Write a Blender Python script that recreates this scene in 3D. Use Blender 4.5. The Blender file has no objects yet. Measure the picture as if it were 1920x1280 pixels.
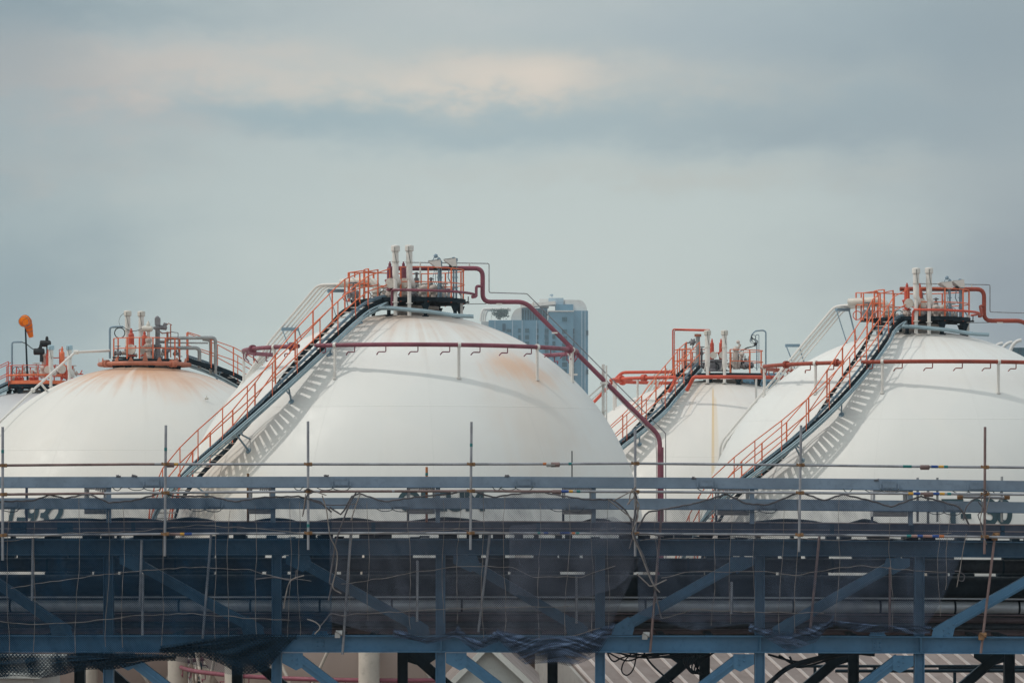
import bpy, math, random
from mathutils import Vector, Matrix
random.seed(11)
F = 5444.0; HZ = 880.0; EYE = 13.5        # focal length in photo pixels, horizon row, eye height
scene = bpy.context.scene
col = scene.collection
Z = Vector((0, 0, 1)); YV = Vector((0, 1, 0)); XV = Vector((1, 0, 0))
R = math.radians

def P(x, y, D):
    return Vector(((x-960)/F*D, D, EYE+(HZ-y)/F*D))

def ray_sphere(x, y, C, rad, far=False):
    o = Vector((0, 0, EYE)); d = Vector(((x-960)/F, 1, (HZ-y)/F)); d.normalize()
    oc = o-C; b = oc.dot(d); disc = b*b-(oc.dot(oc)-rad*rad)
    t = -b+(math.sqrt(disc) if far else -math.sqrt(disc)) if disc > 0 else -b
    return o+d*t

def lin(c):
    return tuple(((v/255)/12.92 if v/255 <= .04045 else ((v/255+.055)/1.055)**2.4) for v in c)

ORG = {}

class MB:
    """collects simple shapes and links them as one mesh object"""
    def __init__(s):
        s.v = []; s.f = []; s.sm = []
    def add(s, vs, fs, smooth=False):
        o = len(s.v)
        s.v.extend(Vector(v) for v in vs)
        for f in fs:
            s.f.append(tuple(i+o for i in f)); s.sm.append(smooth)
        return s
    def box(s, c, size, M=None):
        c = Vector(c); hx, hy, hz = size[0]/2, size[1]/2, size[2]/2
        vs = [Vector((a*hx, b*hy, d*hz)) for a in (-1, 1) for b in (-1, 1) for d in (-1, 1)]
        if M is not None: vs = [M @ v for v in vs]
        return s.add([c+v for v in vs], [(0, 1, 3, 2), (4, 6, 7, 5), (0, 4, 5, 1), (2, 3, 7, 6), (0, 2, 6, 4), (1, 5, 7, 3)])
    def hexa(s, b4, t4):
        return s.add(list(b4)+list(t4), [(3, 2, 1, 0), (4, 5, 6, 7), (0, 1, 5, 4), (1, 2, 6, 5), (2, 3, 7, 6), (3, 0, 4, 7)])
    def sweep(s, pts, prof, side=None, closed=False, smooth=False, caps=True):
        """prof: polygon of (s, u): s along the side vector, u along the up vector"""
        pts = [Vector(p) for p in pts]; n = len(pts); m = len(prof); rings = []
        for i, p in enumerate(pts):
            a = pts[i-1] if (i > 0 or closed) else pts[i]
            b = pts[(i+1) % n] if (i < n-1 or closed) else pts[i]
            T = (b-a).normalized()
            if side is None:
                S = Vector((T.y, -T.x, 0)); S = S.normalized() if S.length > 1e-6 else XV.copy(); U = Z
            else:
                S = side; U = S.cross(T).normalized()
            rings.append([p+S*q[0]+U*q[1] for q in prof])
        vs = [v for r in rings for v in r]; fs = []
        for i in range(n if closed else n-1):
            j = (i+1) % n
            for k in range(m):
                l = (k+1) % m
                fs.append((i*m+k, i*m+l, j*m+l, j*m+k))
        s.add(vs, fs, smooth)
        if caps and not closed:
            s.add(rings[0], [tuple(range(m-1, -1, -1))]); s.add(rings[-1], [tuple(range(m))])
        return s
    def bar(s, p0, p1, w, h, side=None):
        q = [(-w/2, -h/2), (w/2, -h/2), (w/2, h/2), (-w/2, h/2)]
        p0 = Vector(p0); p1 = Vector(p1)
        if side is None and abs((p1-p0).normalized().z) > .98: side = XV
        return s.sweep([p0, p1], q, side)
    def tube(s, pts, r, n=8, closed=False, caps=True):
        pts = [Vector(p) for p in pts]; N = len(pts); prevS = None; vs = []
        for i, p in enumerate(pts):
            a = pts[i-1] if (i > 0 or closed) else pts[i]
            b = pts[(i+1) % N] if (i < N-1 or closed) else pts[i]
            T = b-a
            T = T.normalized() if T.length > 1e-9 else Z.copy()
            if prevS is None:
                S = T.cross(Z)
                if S.length < 1e-3: S = T.cross(XV)
            else:
                S = prevS-T*prevS.dot(T)
                if S.length < 1e-6: S = T.cross(Z) if abs(T.z) < .9 else T.cross(XV)
            S.normalize(); U = T.cross(S); prevS = S
            rr = r[i] if isinstance(r, (list, tuple)) else r
            vs += [p+S*(rr*math.cos(2*math.pi*k/n))+U*(rr*math.sin(2*math.pi*k/n)) for k in range(n)]
        fs = []
        for i in range(N if closed else N-1):
            j = (i+1) % N
            for k in range(n):
                l = (k+1) % n
                fs.append((i*n+k, j*n+k, j*n+l, i*n+l))
        s.add(vs, fs, True)
        if caps and not closed:
            s.add(vs[:n], [tuple(range(n))]); s.add(vs[-n:], [tuple(range(n-1, -1, -1))])
        return s
    def lathe(s, prof, base, axis=Z, n=14, smooth=False):
        base = Vector(base); A = Vector(axis).normalized()
        S = A.cross(Z)
        if S.length < 1e-3: S = XV.copy()
        S.normalize(); U = A.cross(S)
        for (r0, t0), (r1, t1) in zip(prof, prof[1:]):
            vs = []
            for r, t in ((r0, t0), (r1, t1)):
                vs += [base+A*t+S*(r*math.cos(2*math.pi*k/n))+U*(r*math.sin(2*math.pi*k/n)) for k in range(n)]
            fs = [(k, (k+1) % n, n+(k+1) % n, n+k) for k in range(n)]
            s.add(vs, fs, True)
        for (r, t), rev in ((prof[0], True), (prof[-1], False)):
            if r > 1e-4:
                ring = [base+A*t+S*(r*math.cos(2*math.pi*k/n))+U*(r*math.sin(2*math.pi*k/n)) for k in range(n)]
                s.add(ring, [tuple(range(n-1, -1, -1)) if rev else tuple(range(n))])
        return s
    def ball(s, c, r, n=12, m=8, sq=(1, 1, 1)):
        c = Vector(c); vs = []; fs = []
        for i in range(m+1):
            a = math.pi*i/m
            for k in range(n):
                b = 2*math.pi*k/n
                vs.append(c+Vector((r*sq[0]*math.sin(a)*math.cos(b), r*sq[1]*math.sin(a)*math.sin(b), r*sq[2]*math.cos(a))))
        for i in range(m):
            for k in range(n):
                l = (k+1) % n
                fs.append((i*n+k, (i+1)*n+k, (i+1)*n+l, i*n+l))
        return s.add(vs, fs, True)
    def torus(s, c, axis, rad, r, n=20, m=6):
        A = Vector(axis).normalized(); S = A.cross(Z)
        if S.length < 1e-3: S = XV.copy()
        S.normalize(); U = A.cross(S); c = Vector(c)
        return s.tube([c+S*(rad*math.cos(2*math.pi*k/n))+U*(rad*math.sin(2*math.pi*k/n)) for k in range(n)], r, m, closed=True)
    def build(s, name, mat, parent=None, loc=None):
        org = ORG.get(parent, Vector((0, 0, 0))) if parent is not None else Vector((0, 0, 0))
        if parent is None and loc is not None: org = Vector(loc)
        me = bpy.data.meshes.new(name)
        me.from_pydata([tuple(v-org) for v in s.v], [], s.f)
        me.polygons.foreach_set('use_smooth', s.sm)
        me.materials.append(mat); me.update()
        o = bpy.data.objects.new(name, me); col.objects.link(o)
        if parent is not None:
            o.parent = parent; ORG[o] = org
            if parent.get('zc') is not None: o.location = (0, 0, parent['zc'])
        else:
            o.location = org; ORG[o] = org
        return o

def fillet(pts, rad, seg=5):
    pts = [Vector(p) for p in pts]; out = [pts[0]]
    for a, b, c in zip(pts, pts[1:], pts[2:]):
        d1 = (a-b); d2 = (c-b); r = min(rad, d1.length*.48, d2.length*.48)
        p = b+d1.normalized()*r; q = b+d2.normalized()*r
        for i in range(seg+1):
            t = i/seg
            out.append(p*(1-t)**2+b*(2*t*(1-t))+q*t*t)
    out.append(pts[-1])
    return out

def catmull(pts, per=12):
    pts = [Vector(p) for p in pts]
    q = [pts[0]*2-pts[1]]+pts+[pts[-1]*2-pts[-2]]; out = []
    for i in range(1, len(q)-2):
        a, b, c, d = q[i-1:i+3]
        for k in range(per):
            t = k/per
            out.append(.5*((2*b)+(c-a)*t+(2*a-5*b+4*c-d)*t*t+(3*b-a-3*c+d)*t**3))
    out.append(pts[-1]); return out

def interp(tab, x):
    if x <= tab[0][0]: return tab[0][1]
    for (a, b), (c, d) in zip(tab, tab[1:]):
        if x <= c: return b+(d-b)*(x-a)/(c-a)
    return tab[-1][1]

def iprof(w, h, tf, tw):      # I section: h along u, flanges w along s
    return [(-w/2, -h/2), (w/2, -h/2), (w/2, -h/2+tf), (tw/2, -h/2+tf), (tw/2, h/2-tf), (w/2, h/2-tf),
            (w/2, h/2), (-w/2, h/2), (-w/2, h/2-tf), (-tw/2, h/2-tf), (-tw/2, -h/2+tf), (-w/2, -h/2+tf)]
def rprof(w, h):
    return [(-w/2, -h/2), (w/2, -h/2), (w/2, h/2), (-w/2, h/2)]

def empty(name, loc, rz=0):
    o = bpy.data.objects.new(name, None); col.objects.link(o)
    o.location = loc; o.rotation_euler = (0, 0, rz); o.empty_display_size = .3
    ORG[o] = Vector(loc)
    return o
def tag(o, label=None, cat=None, group=None, kind=None):
    if label: o['label'] = label
    if cat: o['category'] = cat
    if group: o['group'] = group
    if kind: o['kind'] = kind
    return o

# ---------------------------------------------------------------- materials
class NT:
    def __init__(s, tree): s.t = tree; s.n = tree.nodes; s.l = tree.links
    def new(s, typ, **kw):
        n = s.n.new(typ)
        for k, v in kw.items(): setattr(n, k, v)
        return n
    def put(s, sock, val):
        if isinstance(val, bpy.types.NodeSocket): s.l.new(val, sock)
        elif isinstance(val, (tuple, list)) and len(val) == 3 and sock.type == 'RGBA': sock.default_value = (*val, 1)
        else: sock.default_value = val
    def math(s, op, a, b=None, c=None, clamp=False):
        n = s.new('ShaderNodeMath', operation=op); n.use_clamp = clamp
        s.put(n.inputs[0], a)
        if b is not None: s.put(n.inputs[1], b)
        if c is not None: s.put(n.inputs[2], c)
        return n.outputs[0]
    def noise(s, vec, scale, detail=4, rough=.55):
        n = s.new('ShaderNodeTexNoise'); s.l.new(vec, n.inputs['Vector'])
        n.inputs['Scale'].default_value = scale; n.inputs['Detail'].default_value = detail; n.inputs['Roughness'].default_value = rough
        return n.outputs[0]
    def ramp(s, val, a, b, lo=0., hi=1.):
        n = s.new('ShaderNodeMapRange'); n.interpolation_type = 'SMOOTHSTEP'
        s.put(n.inputs['Value'], val); n.inputs['From Min'].default_value = a; n.inputs['From Max'].default_value = b
        n.inputs['To Min'].default_value = lo; n.inputs['To Max'].default_value = hi
        return n.outputs[0]
    def mix(s, fac, a, b):
        n = s.new('ShaderNodeMix', data_type='RGBA')
        s.put(n.inputs[0], fac); s.put(n.inputs[6], a); s.put(n.inputs[7], b)
        return n.outputs[2]
    def comb(s, x, y, z):
        n = s.new('ShaderNodeCombineXYZ'); s.put(n.inputs[0], x); s.put(n.inputs[1], y); s.put(n.inputs[2], z); return n.outputs[0]

def mat_base(name):
    m = bpy.data.materials.new(name); m.use_nodes = True
    nt = NT(m.node_tree); bs = nt.n['Principled BSDF']
    tc = nt.new('ShaderNodeTexCoord').outputs['Object']
    return m, nt, bs, tc

def paint(name, c, rough=.5, var=.15, scale=1.5, metal=0., rust=0., rustc=(.16, .07, .035), bump=0., dirt=.25, spec=.4):
    m, nt, bs, tc = mat_base(name)
    a = nt.noise(tc, scale, 5); b = nt.noise(tc, scale*9, 3)
    c1 = tuple(v*(1-var) for v in c); c2 = tuple(min(v*(1+var), .95) for v in c)
    colr = nt.mix(nt.ramp(a, .3, .7), c1, c2)
    colr = nt.mix(nt.math('MULTIPLY', nt.ramp(b, .5, .75), dirt), colr, tuple(v*.6 for v in c))
    if rust > 0:
        r = nt.noise(tc, scale*3.3, 6, .65)
        colr = nt.mix(nt.ramp(r, .72-rust*.3, .80-rust*.2), colr, rustc)
    nt.l.new(colr, bs.inputs['Base Color'])
    nt.put(bs.inputs['Roughness'], nt.ramp(b, .3, .7, max(rough-.1, .05), min(rough+.12, 1)))
    bs.inputs['Metallic'].default_value = metal; bs.inputs['Specular IOR Level'].default_value = spec
    if bump > 0:
        bn = nt.new('ShaderNodeBump'); bn.inputs['Strength'].default_value = bump; bn.inputs['Distance'].default_value = .02
        nt.l.new(b, bn.inputs['Height']); nt.l.new(bn.outputs[0], bs.inputs['Normal'])
    return m
# ---------------------------------------------------------------- paints
M = {}
M['white'] = paint('white_paint', (.72, .71, .68), .45, .06, 1.2, rust=.12, rustc=(.5, .36, .24))
M['offwhite'] = paint('off_white_paint', (.62, .60, .55), .5, .08, 2)
M['column'] = paint('weathered_column_paint', (.50, .46, .41), .6, .2, .5, dirt=.5, rust=.08, rustc=(.3, .22, .17))
M['cap_blue'] = paint('pale_blue_paint', (.36, .52, .60), .5, .08, 3)
M['orange'] = paint('orange_rail_paint', (.76, .175, .072), .5, .12, 2, rust=.1, rustc=(.25, .08, .04))
M['wine'] = paint('faded_wine_red_paint', (.215, .058, .088), .5, .2, 1.1, dirt=.35)
M['scarlet'] = paint('scarlet_paint', (.56, .085, .048), .5, .15, 1.2, dirt=.3)
M['oxide'] = paint('red_oxide_paint', (.30, .052, .028), .5, .18, 1.1)
M['coral'] = paint('sun_bleached_red_paint', (.43, .155, .098), .55, .18, 1.5, dirt=.35)
M['navy'] = paint('dark_navy_steel_paint', (.006, .017, .026), .65, .3, 1.5, spec=.15)
M['steel_blue'] = paint('steel_blue_paint', (.20, .30, .38), .5, .15, 2)
M['conduit'] = paint('pale_blue_conduit', (.30, .42, .48), .42, .12, 2)
M['tread'] = paint('galvanised_tread', (.55, .52, .50), .55, .15, 3)
M['galv'] = paint('galvanised_steel', (.34, .36, .37), .45, .2, 3, metal=.35)
M['grey'] = paint('grey_valve_paint', (.20, .20, .22), .5, .3, 4, rust=.25)
M['pale'] = paint('pale_flange_paint', (.52, .46, .42), .5, .2, 5, rust=.35)
M['black'] = paint('black_rubber', (.012, .016, .02), .6, .2, 3)
M['letter'] = paint('dark_teal_lettering', (.016, .05, .066), .6, .15, 3)
M['sock'] = paint('orange_windsock_cloth', (.95, .27, .015), .8, .08, 3)

_nt = NT(M['sock'].node_tree); _tr = _nt.new('ShaderNodeBsdfTranslucent'); _tr.inputs[0].default_value = (.95, .30, .02, 1)
_mx = _nt.new('ShaderNodeMixShader'); _mx.inputs[0].default_value = .45
_o = _nt.n['Material Output']; _nt.l.new(_nt.n['Principled BSDF'].outputs[0], _mx.inputs[1]); _nt.l.new(_tr.outputs[0], _mx.inputs[2]); _nt.l.new(_mx.outputs[0], _o.inputs[0])

def shell_mat(name, base, stains, top=None, streak=None, low=None):
    """white sphere paint in the sphere's own coordinates: weld seams, grime runs, rust stains"""
    m, nt, bs, tc = mat_base(name)
    sp = nt.new('ShaderNodeSeparateXYZ'); nt.l.new(tc, sp.inputs[0])
    x, y, z = sp.outputs
    az = nt.math('ARCTAN2', x, nt.math('MULTIPLY', y, -1.))
    big = nt.noise(tc, .22, 3); mid = nt.noise(tc, .9, 5)
    runs = nt.noise(nt.comb(nt.math('MULTIPLY', az, 16.), nt.math('MULTIPLY', z, .22), 0.), 1., 5)
    c = nt.mix(nt.ramp(big, .3, .7), tuple(v*.95 for v in base), base)
    c = nt.mix(nt.ramp(runs, .5, .85, 0, .22), c, tuple(v*.74 for v in base))
    c = nt.mix(nt.ramp(mid, .55, .8, 0, .13), c, (base[0]*.9, base[1]*.84, base[2]*.72))
    # patched repaint panels
    pz = nt.noise(nt.comb(nt.math('MULTIPLY', az, 2.2), nt.math('MULTIPLY', z, .35), 4.), 1., 0)
    c = nt.mix(nt.ramp(pz, .52, .54, 0, .10), c, (base[0]*.80, base[1]*.86, base[2]*.90))
    for (cx, cy, cz), rad, sc, stretch, amt in stains:
        d = nt.new('ShaderNodeVectorMath', operation='SUBTRACT'); nt.l.new(tc, d.inputs[0]); d.inputs[1].default_value = (cx, cy, cz)
        dv = nt.new('ShaderNodeVectorMath', operation='MULTIPLY'); nt.l.new(d.outputs[0], dv.inputs[0]); dv.inputs[1].default_value = stretch
        ln = nt.new('ShaderNodeVectorMath', operation='LENGTH'); nt.l.new(dv.outputs[0], ln.inputs[0])
        dd = nt.math('ADD', ln.outputs['Value'], nt.math('MULTIPLY', nt.math('SUBTRACT', mid, .5), rad*.9))
        dd = nt.math('ADD', dd, nt.math('MULTIPLY', nt.math('SUBTRACT', runs, .5), rad*.8))
        c = nt.mix(nt.ramp(dd, rad, rad*.1, 0, amt), c, sc)
    if top:
        z0, z1, tcol, amt = top
        f = nt.ramp(nt.math('ADD', z, nt.math('MULTIPLY', nt.math('SUBTRACT', runs, .5), (z1-z0)*1.6)), z0, z1, 0, amt)
        f = nt.math('MULTIPLY', f, nt.ramp(mid, .25, .7, .35, 1))
        c = nt.mix(f, c, tcol)
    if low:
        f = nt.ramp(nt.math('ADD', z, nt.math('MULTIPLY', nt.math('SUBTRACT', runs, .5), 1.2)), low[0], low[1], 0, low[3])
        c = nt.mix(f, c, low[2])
    for (a0, w, zt, zb, scol, amt) in (streak or []):
        g = nt.ramp(nt.math('ABSOLUTE', nt.math('SUBTRACT', az, a0)), w, w*.2, 0, amt)
        g = nt.math('MULTIPLY', g, nt.ramp(z, zb, zt)); g = nt.math('MULTIPLY', g, nt.ramp(z, zt+.25, zt))
        c = nt.mix(g, c, scol)
    # weld seams: meridians every 30 degrees and four parallels
    fr = nt.math('ABSOLUTE', nt.math('SUBTRACT', nt.math('FRACT', nt.math('MULTIPLY', nt.math('ADD', az, .13), 12/(2*math.pi))), .5))
    s1 = nt.ramp(fr, .0045, .001)
    for zz in (5.05, 0., -5.0):
        s1 = nt.math('MAXIMUM', s1, nt.ramp(nt.math('ABSOLUTE', nt.math('SUBTRACT', z, zz)), .028, .008))
    c = nt.mix(nt.math('MULTIPLY', s1, .14), c, tuple(v*.72 for v in base))
    nt.l.new(c, bs.inputs['Base Color'])
    nt.put(bs.inputs['Roughness'], nt.ramp(mid, .3, .7, .42, .6))
    bn = nt.new('ShaderNodeBump'); bn.inputs['Strength'].default_value = .22; bn.inputs['Distance'].default_value = .03
    nt.l.new(s1, bn.inputs['Height']); nt.l.new(bn.outputs[0], bs.inputs['Normal'])
    return m

SR = 8.6
ZERO = Vector((0, 0, 0))
def pt(zc, root, name, mb, mat):     # a part of a tank, its mesh round the sphere's centre
    return mb.build(name, mat, root)

def valve_bits(mb, c, s=1., wheel=True, axis=None):
    c = Vector(c); A = Vector(axis or (1, 0, 0))
    mb.ball(c, .11*s, 10, 7)
    mb.lathe([(.13*s, 0), (.13*s, .04*s)], c-A*.15*s, A, 12); mb.lathe([(.13*s, 0), (.13*s, .04*s)], c+A*.11*s, A, 12)
    mb.lathe([(.07*s, -.2*s), (.07*s, .2*s)], c, A, 10)
    mb.lathe([(.06*s, .05*s), (.06*s, .22*s), (.02*s, .23*s), (.02*s, .36*s)], c, Z, 8)
    if wheel: mb.torus(c+Z*.36*s, Z, .13*s, .015*s, 14, 5)

def relief_valve(root, mat, c, h, s=1.0, flange=True):
    """tall spring housing on a bolted body, side outlet flange towards the vent stack"""
    c = Vector(c)
    b = MB().lathe([(.17*s, 0), (.17*s, .05), (.10*s, .05), (.12*s, .16*h), (.17*s, .30*h), (.19*s, .34*h), (.19*s, .38*h), (.11*s, .40*h),
                    (.105*s, .78*h), (.075*s, .83*h), (.055*s, .84*h), (.055*s, .93*h), (.03*s, .95*h), (.03*s, h)], c, Z, 14)
    o = b.build('relief_valve', mat, root)
    if flange:
        f = MB().lathe([(.19*s, 0), (.19*s, .05), (.11*s, .05), (.11*s, .22)], c+Vector((.02, -.30, .24*h)), Vector((0.35, 1, 0)), 14)
        for k in range(8):
            a = 2*math.pi*k/8
            f.ball(c+Vector((.02, -.31, .24*h))+Vector((.155*s*math.cos(a), 0, .155*s*math.sin(a))), .018, 5, 4)
        f.build('flange', M['offwhite'], o)
    return o

def vent_stack(root, q, x, ytop, ymid, ybot, dep, capmat, kink=3., r=.115):
    a = q(x, ytop, dep); b = q(x, ymid, dep); e = q(x, ybot, dep)
    w = MB().tube(fillet([a, b, b+Vector((.09*kink/3, .05, -.16)), b+Vector((.09*kink/3, .45, -.30))], .1), r, 14)
    o = w.build('vent_stack', M['white'], root)
    h = (a-b).length
    MB().lathe([(r*1.02, -.02), (r*1.38, 0), (r*1.42, .16), (r*1.3, .2), (r*.3, .225)], a-Z*.16, Z, 16).build('cap', capmat, o)
    MB().lathe([(r*1.05, 0), (r*1.25, .0), (r*1.25, .025), (r*1.05, .025)], a-Z*h*.52, Z, 14).build('band', M['offwhite'], o)
    w2 = MB().tube([b+Vector((0, 0, .05)), e], r*.62, 12)
    w2.lathe([(r*1.1, 0), (r*1.1, .03)], b+Vector((0, 0, -.95)), Z, 12)
    w2.build('drain_leg', M['white'], o)
    # chain hanging from the cap
    p0 = a+Vector((-.02, -r*1.45, -.02)); p1 = a+Vector((.03, -r*1.12, -.5))
    MB().tube([p0, p0+Vector((.0, -.03, -.2)), p1, p1+Vector((.035, 0, -.12))], .009, 5).build('chain', M['black'], o)
    return o

def arc(rad, z, a0, a1, n, c=ZERO):      # azimuth from the front (-y), positive to the right
    return [c+Vector((rad*math.sin(a0+(a1-a0)*i/n), -rad*math.cos(a0+(a1-a0)*i/n), z)) for i in range(n+1)]

def make_tank(label, X, D, zc, rz, shell, redmat, ringmat, opts):
    root = empty('spherical_gas_tank', (X, D, 0), rz)
    root['zc'] = zc; tag(root, label, 'storage tank', 'spherical gas tanks behind the pipe rack')
    C = Vector((X, D, zc)); inv = Matrix.Rotation(-rz, 3, 'Z')
    q = lambda x, y, dep=0.: inv @ (P(x, y, D+dep)-C)
    ORG[root] = ZERO
    o = MB().ball(ZERO, SR, 160, 80).build('shell', shell, root)
    # legs and their cross ties
    nl = 10; a00 = R(-7.5)
    legs = []
    for k in range(nl):
        a = a00+2*math.pi*k/nl; p = Vector(((SR-.05)*math.sin(a), -(SR-.05)*math.cos(a), 0)); legs.append(p)
        w = MB().lathe([(.36, -zc+.3), (.36, -1.2), (.43, -1.15), (.43, -.95), (.36, -.95), (.36, -.3), (.30, -.08), (.18, .06), (.02, .1)], p, Z, 20)
        w.lathe([(.62, -zc), (.62, -zc+.3)], p, Z, 16)
        w.build('support_column', M['column'], root)
    br = MB()
    for k in range(nl):
        a, b = legs[k], legs[(k+1) % nl]
        d = (b-a).normalized()
        for (u, v) in ((a, b), (b, a)):
            e = (v-u).normalized()
            br.tube([u+e*.45+Z*-1.2, v-e*.45+Z*(-zc+1.2)], .06, 8)
            br.hexa([u+e*.3+Z*-.75+Vector((0, 0, 0)), u+e*.95+Z*-1.45, u+e*.75+Z*-1.75, u+e*.3+Z*-1.5],
                    [w+e.cross(Z)*.05 for w in (u+e*.3+Z*-.75, u+e*.95+Z*-1.45, u+e*.75+Z*-1.75, u+e*.3+Z*-1.5)])
    br.build('cross_bracing', M['column'], root)
    # spray rings
    def spray_ring(rad, z, gaps, r, nn, post=True):
        a0, a1 = gaps
        ring = MB().tube(arc(rad, z, a0, a1, 110), r, 10).build('spray_ring', ringmat, root)
        for k in range(nn):
            a = a0+R(4)+(a1-a0-R(8))*k/(nn-1)
            c = Vector((rad*math.sin(a), -rad*math.cos(a), z)); t = Vector((-math.cos(a), -math.sin(a), 0)); inn = Vector((-math.sin(a), math.cos(a), 0))
            MB().tube(fillet([c-Z*r, c-Z*(r+.17), c-Z*(r+.17)+t*.26, c-Z*(r+.27)+t*.33+inn*.06], .04, 3), .022, 6).build('nozzle', ringmat, ring)
        if post:
            for a in [R(v) for v in (-23.5, 17.9, 49, 75, 105, 140, 175, 205, 235, 272, 310)]:
                aa = a if a <= a1 else a-2*math.pi
                if not (a0+R(2) < aa < a1-R(2)) and not (a0+R(2) < aa+2*math.pi < a1-R(2)): continue
                c = Vector((rad*math.sin(a), -rad*math.cos(a), z)); zb = math.sqrt(SR*SR-rad*rad) if rad < SR else z
                w = MB().tube([c+Z*(r+.02), Vector((c.x, c.y, zb-.04))], .055, 10)
                w.lathe([(r+.03, -.05), (r+.03, .05)], c, Vector((math.cos(a), math.sin(a), 0)), 12)
                w.lathe([(.09, 0), (.09, .05)], Vector((c.x, c.y, zb-.03)), Z, 10)
                w.build('ring_post', M['white'], ring)
        for a in opts.get('couplings', []):
            c = Vector((rad*math.sin(a), -rad*math.cos(a), z)); t = Vector((math.cos(a), math.sin(a), 0))
            if post: MB().lathe([(r*1.9, -.07), (r*1.9, -.015), (r*1.6, -.01), (r*1.6, .01), (r*1.9, .015), (r*1.9, .07)], c, t, 14).build('flange', ringmat, ring)
        return ring
    g = opts.get('ring_gap', (R(-31), R(-38)))
    if opts.get('ring', True): spray_ring(6.13, 7.19, (g[0], g[1]+2*math.pi), .078, 34)
    spray_ring(SR+.35-.5, -4.3, (R(-175), R(175)), .08, 40, False)
    return root, q, C

def stair_path(q0, ctrl):
    """outer stringer line: photo points on spheres of given radius round the tank, then on round the back"""
    pts = [Vector(p) for p in ctrl]
    return catmull(pts, 14)

def by_height(line, step):
    """resample a descending line at equal height steps"""
    out = []; z = line[0].z
    for a, b in zip(line, line[1:]):
        while a.z >= z > b.z:
            t = (a.z-z)/max(a.z-b.z, 1e-6); out.append(a.lerp(b, t)); z -= step
    return out

def make_stairs(root, outer, width, railmat, opts, conduit_tail=None, landing=None):
    n = len(outer); inner = []; lefts = []
    for i, p in enumerate(outer):
        T = outer[min(i+1, n-1)]-outer[max(i-1, 0)]; T.z = 0; T.normalize()      # heading down
        L = Vector((T.y, -T.x, 0))                                                # to the inner side
        if L.x*p.x+L.y*p.y > 0 and p.z < 8: pass
        lefts.append(L); inner.append(p+L*width)
    st = MB().sweep(outer, rprof(.035, .20)).build('staircase', M['navy'], root)
    MB().sweep(inner, rprof(.035, .20)).build('stringer', M['navy'], st)
    # treads
    zz = outer[0].z-.1; k = 0
    for i in range(n-1):
        a, b = outer[i], outer[i+1]
        while a.z >= zz > b.z:
            t = (a.z-zz)/max(a.z-b.z, 1e-6)
            po = a.lerp(b, t); pi = inner[i].lerp(inner[i+1], t); e = (b-a); e.z = 0; e.normalize()
            if k < 78:
                w = MB(); d = .115
                w.hexa([po-e*d-Z*.018, po+e*d-Z*.018, pi+e*d-Z*.018, pi-e*d-Z*.018], [po-e*d+Z*.018, po+e*d+Z*.018, pi+e*d+Z*.018, pi-e*d+Z*.018])
                w.build('tread', M['tread'], st)
            k += 1; zz -= .205
    # rails and posts on both sides
    def rails(line, off, first, pr):
        seg = [p for p in line]
        acc = 0; posts = []; last = seg[0]; nextd = first
        for p in seg:
            acc += (p-last).length; last = p
            if acc >= nextd: posts.append(p.copy()); nextd += 1.22
        hr = MB()
        base = [seg[0]]+posts
        for h in (1.15, .60):
            hr.tube([p+Z*h for p in base], .021, 6)
        ho = hr.build('handrail', railmat, st)
        for p in posts:
            MB().tube([p-Z*.05, p+Z*1.16], pr, 6).build('post', railmat, st)
        MB().tube([seg[0]-Z*.05, seg[0]+Z*1.16], pr, 6).build('post', railmat, st)
    rails(inner, 0, .9, .031); rails(outer, 0, 1.35, .022)
    # cable ladder over the outer side of the treads
    cl = MB(); off = [p+L*.10+Z*.13 for p, L in zip(outer, lefts)]
    off2 = [p+Z*.10 for p in off]
    cl.tube(off, .016, 5); cl.tube(off2, .016, 5)
    acc = 0
    for a, b, c, d in zip(off, off[1:], off2, off2[1:]):
        seglen = (b-a).length; m = max(1, int(seglen/.13))
        for j in range(m):
            t = j/m; cl.tube([a.lerp(b, t), c.lerp(d, t)], .022, 4)
    cl.tube([p+Z*.055+Vector((.0, .03, 0)) for p in off], .03, 5)
    cl.build('cable_ladder', M['steel_blue'], st)
    for dz, dd in ((-.06, .10), (-.15, .12), (-.23, .06)):
        path = [p-L*dd+Z*dz for p, L in zip(outer, lefts)]
        if conduit_tail: path = [v+Z*(dz*.45+.05)+Vector((0, -dd, 0)) for v in conduit_tail]+path[4:]
        MB().tube(path, .036, 7).build('conduit', M['conduit'], st)
    # brackets to the shell
    acc = 0; last = outer[0]; nxt = 1.2
    for p, L, ii in zip(outer, lefts, inner):
        acc += (p-last).length; last = p
        if acc > nxt and p.z > -2:
            nxt += 2.7
            u = (p+ii)/2; foot = (u-Z*.5); foot = foot.normalized()*(SR+.0)
            w = MB().bar(p-Z*.1, ii-Z*.1, .07, .08)
            w.bar(p+L*.12-Z*.14, foot, .055, .055); w.bar(ii-L*.05-Z*.14, ii.normalized()*SR-Z*.1, .05, .05)
            w.lathe([(.11, 0), (.11, .05)], foot-foot.normalized()*.02, foot, 8)
            w.build('bracket', M['steel_blue'], st)
    return st, inner

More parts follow.
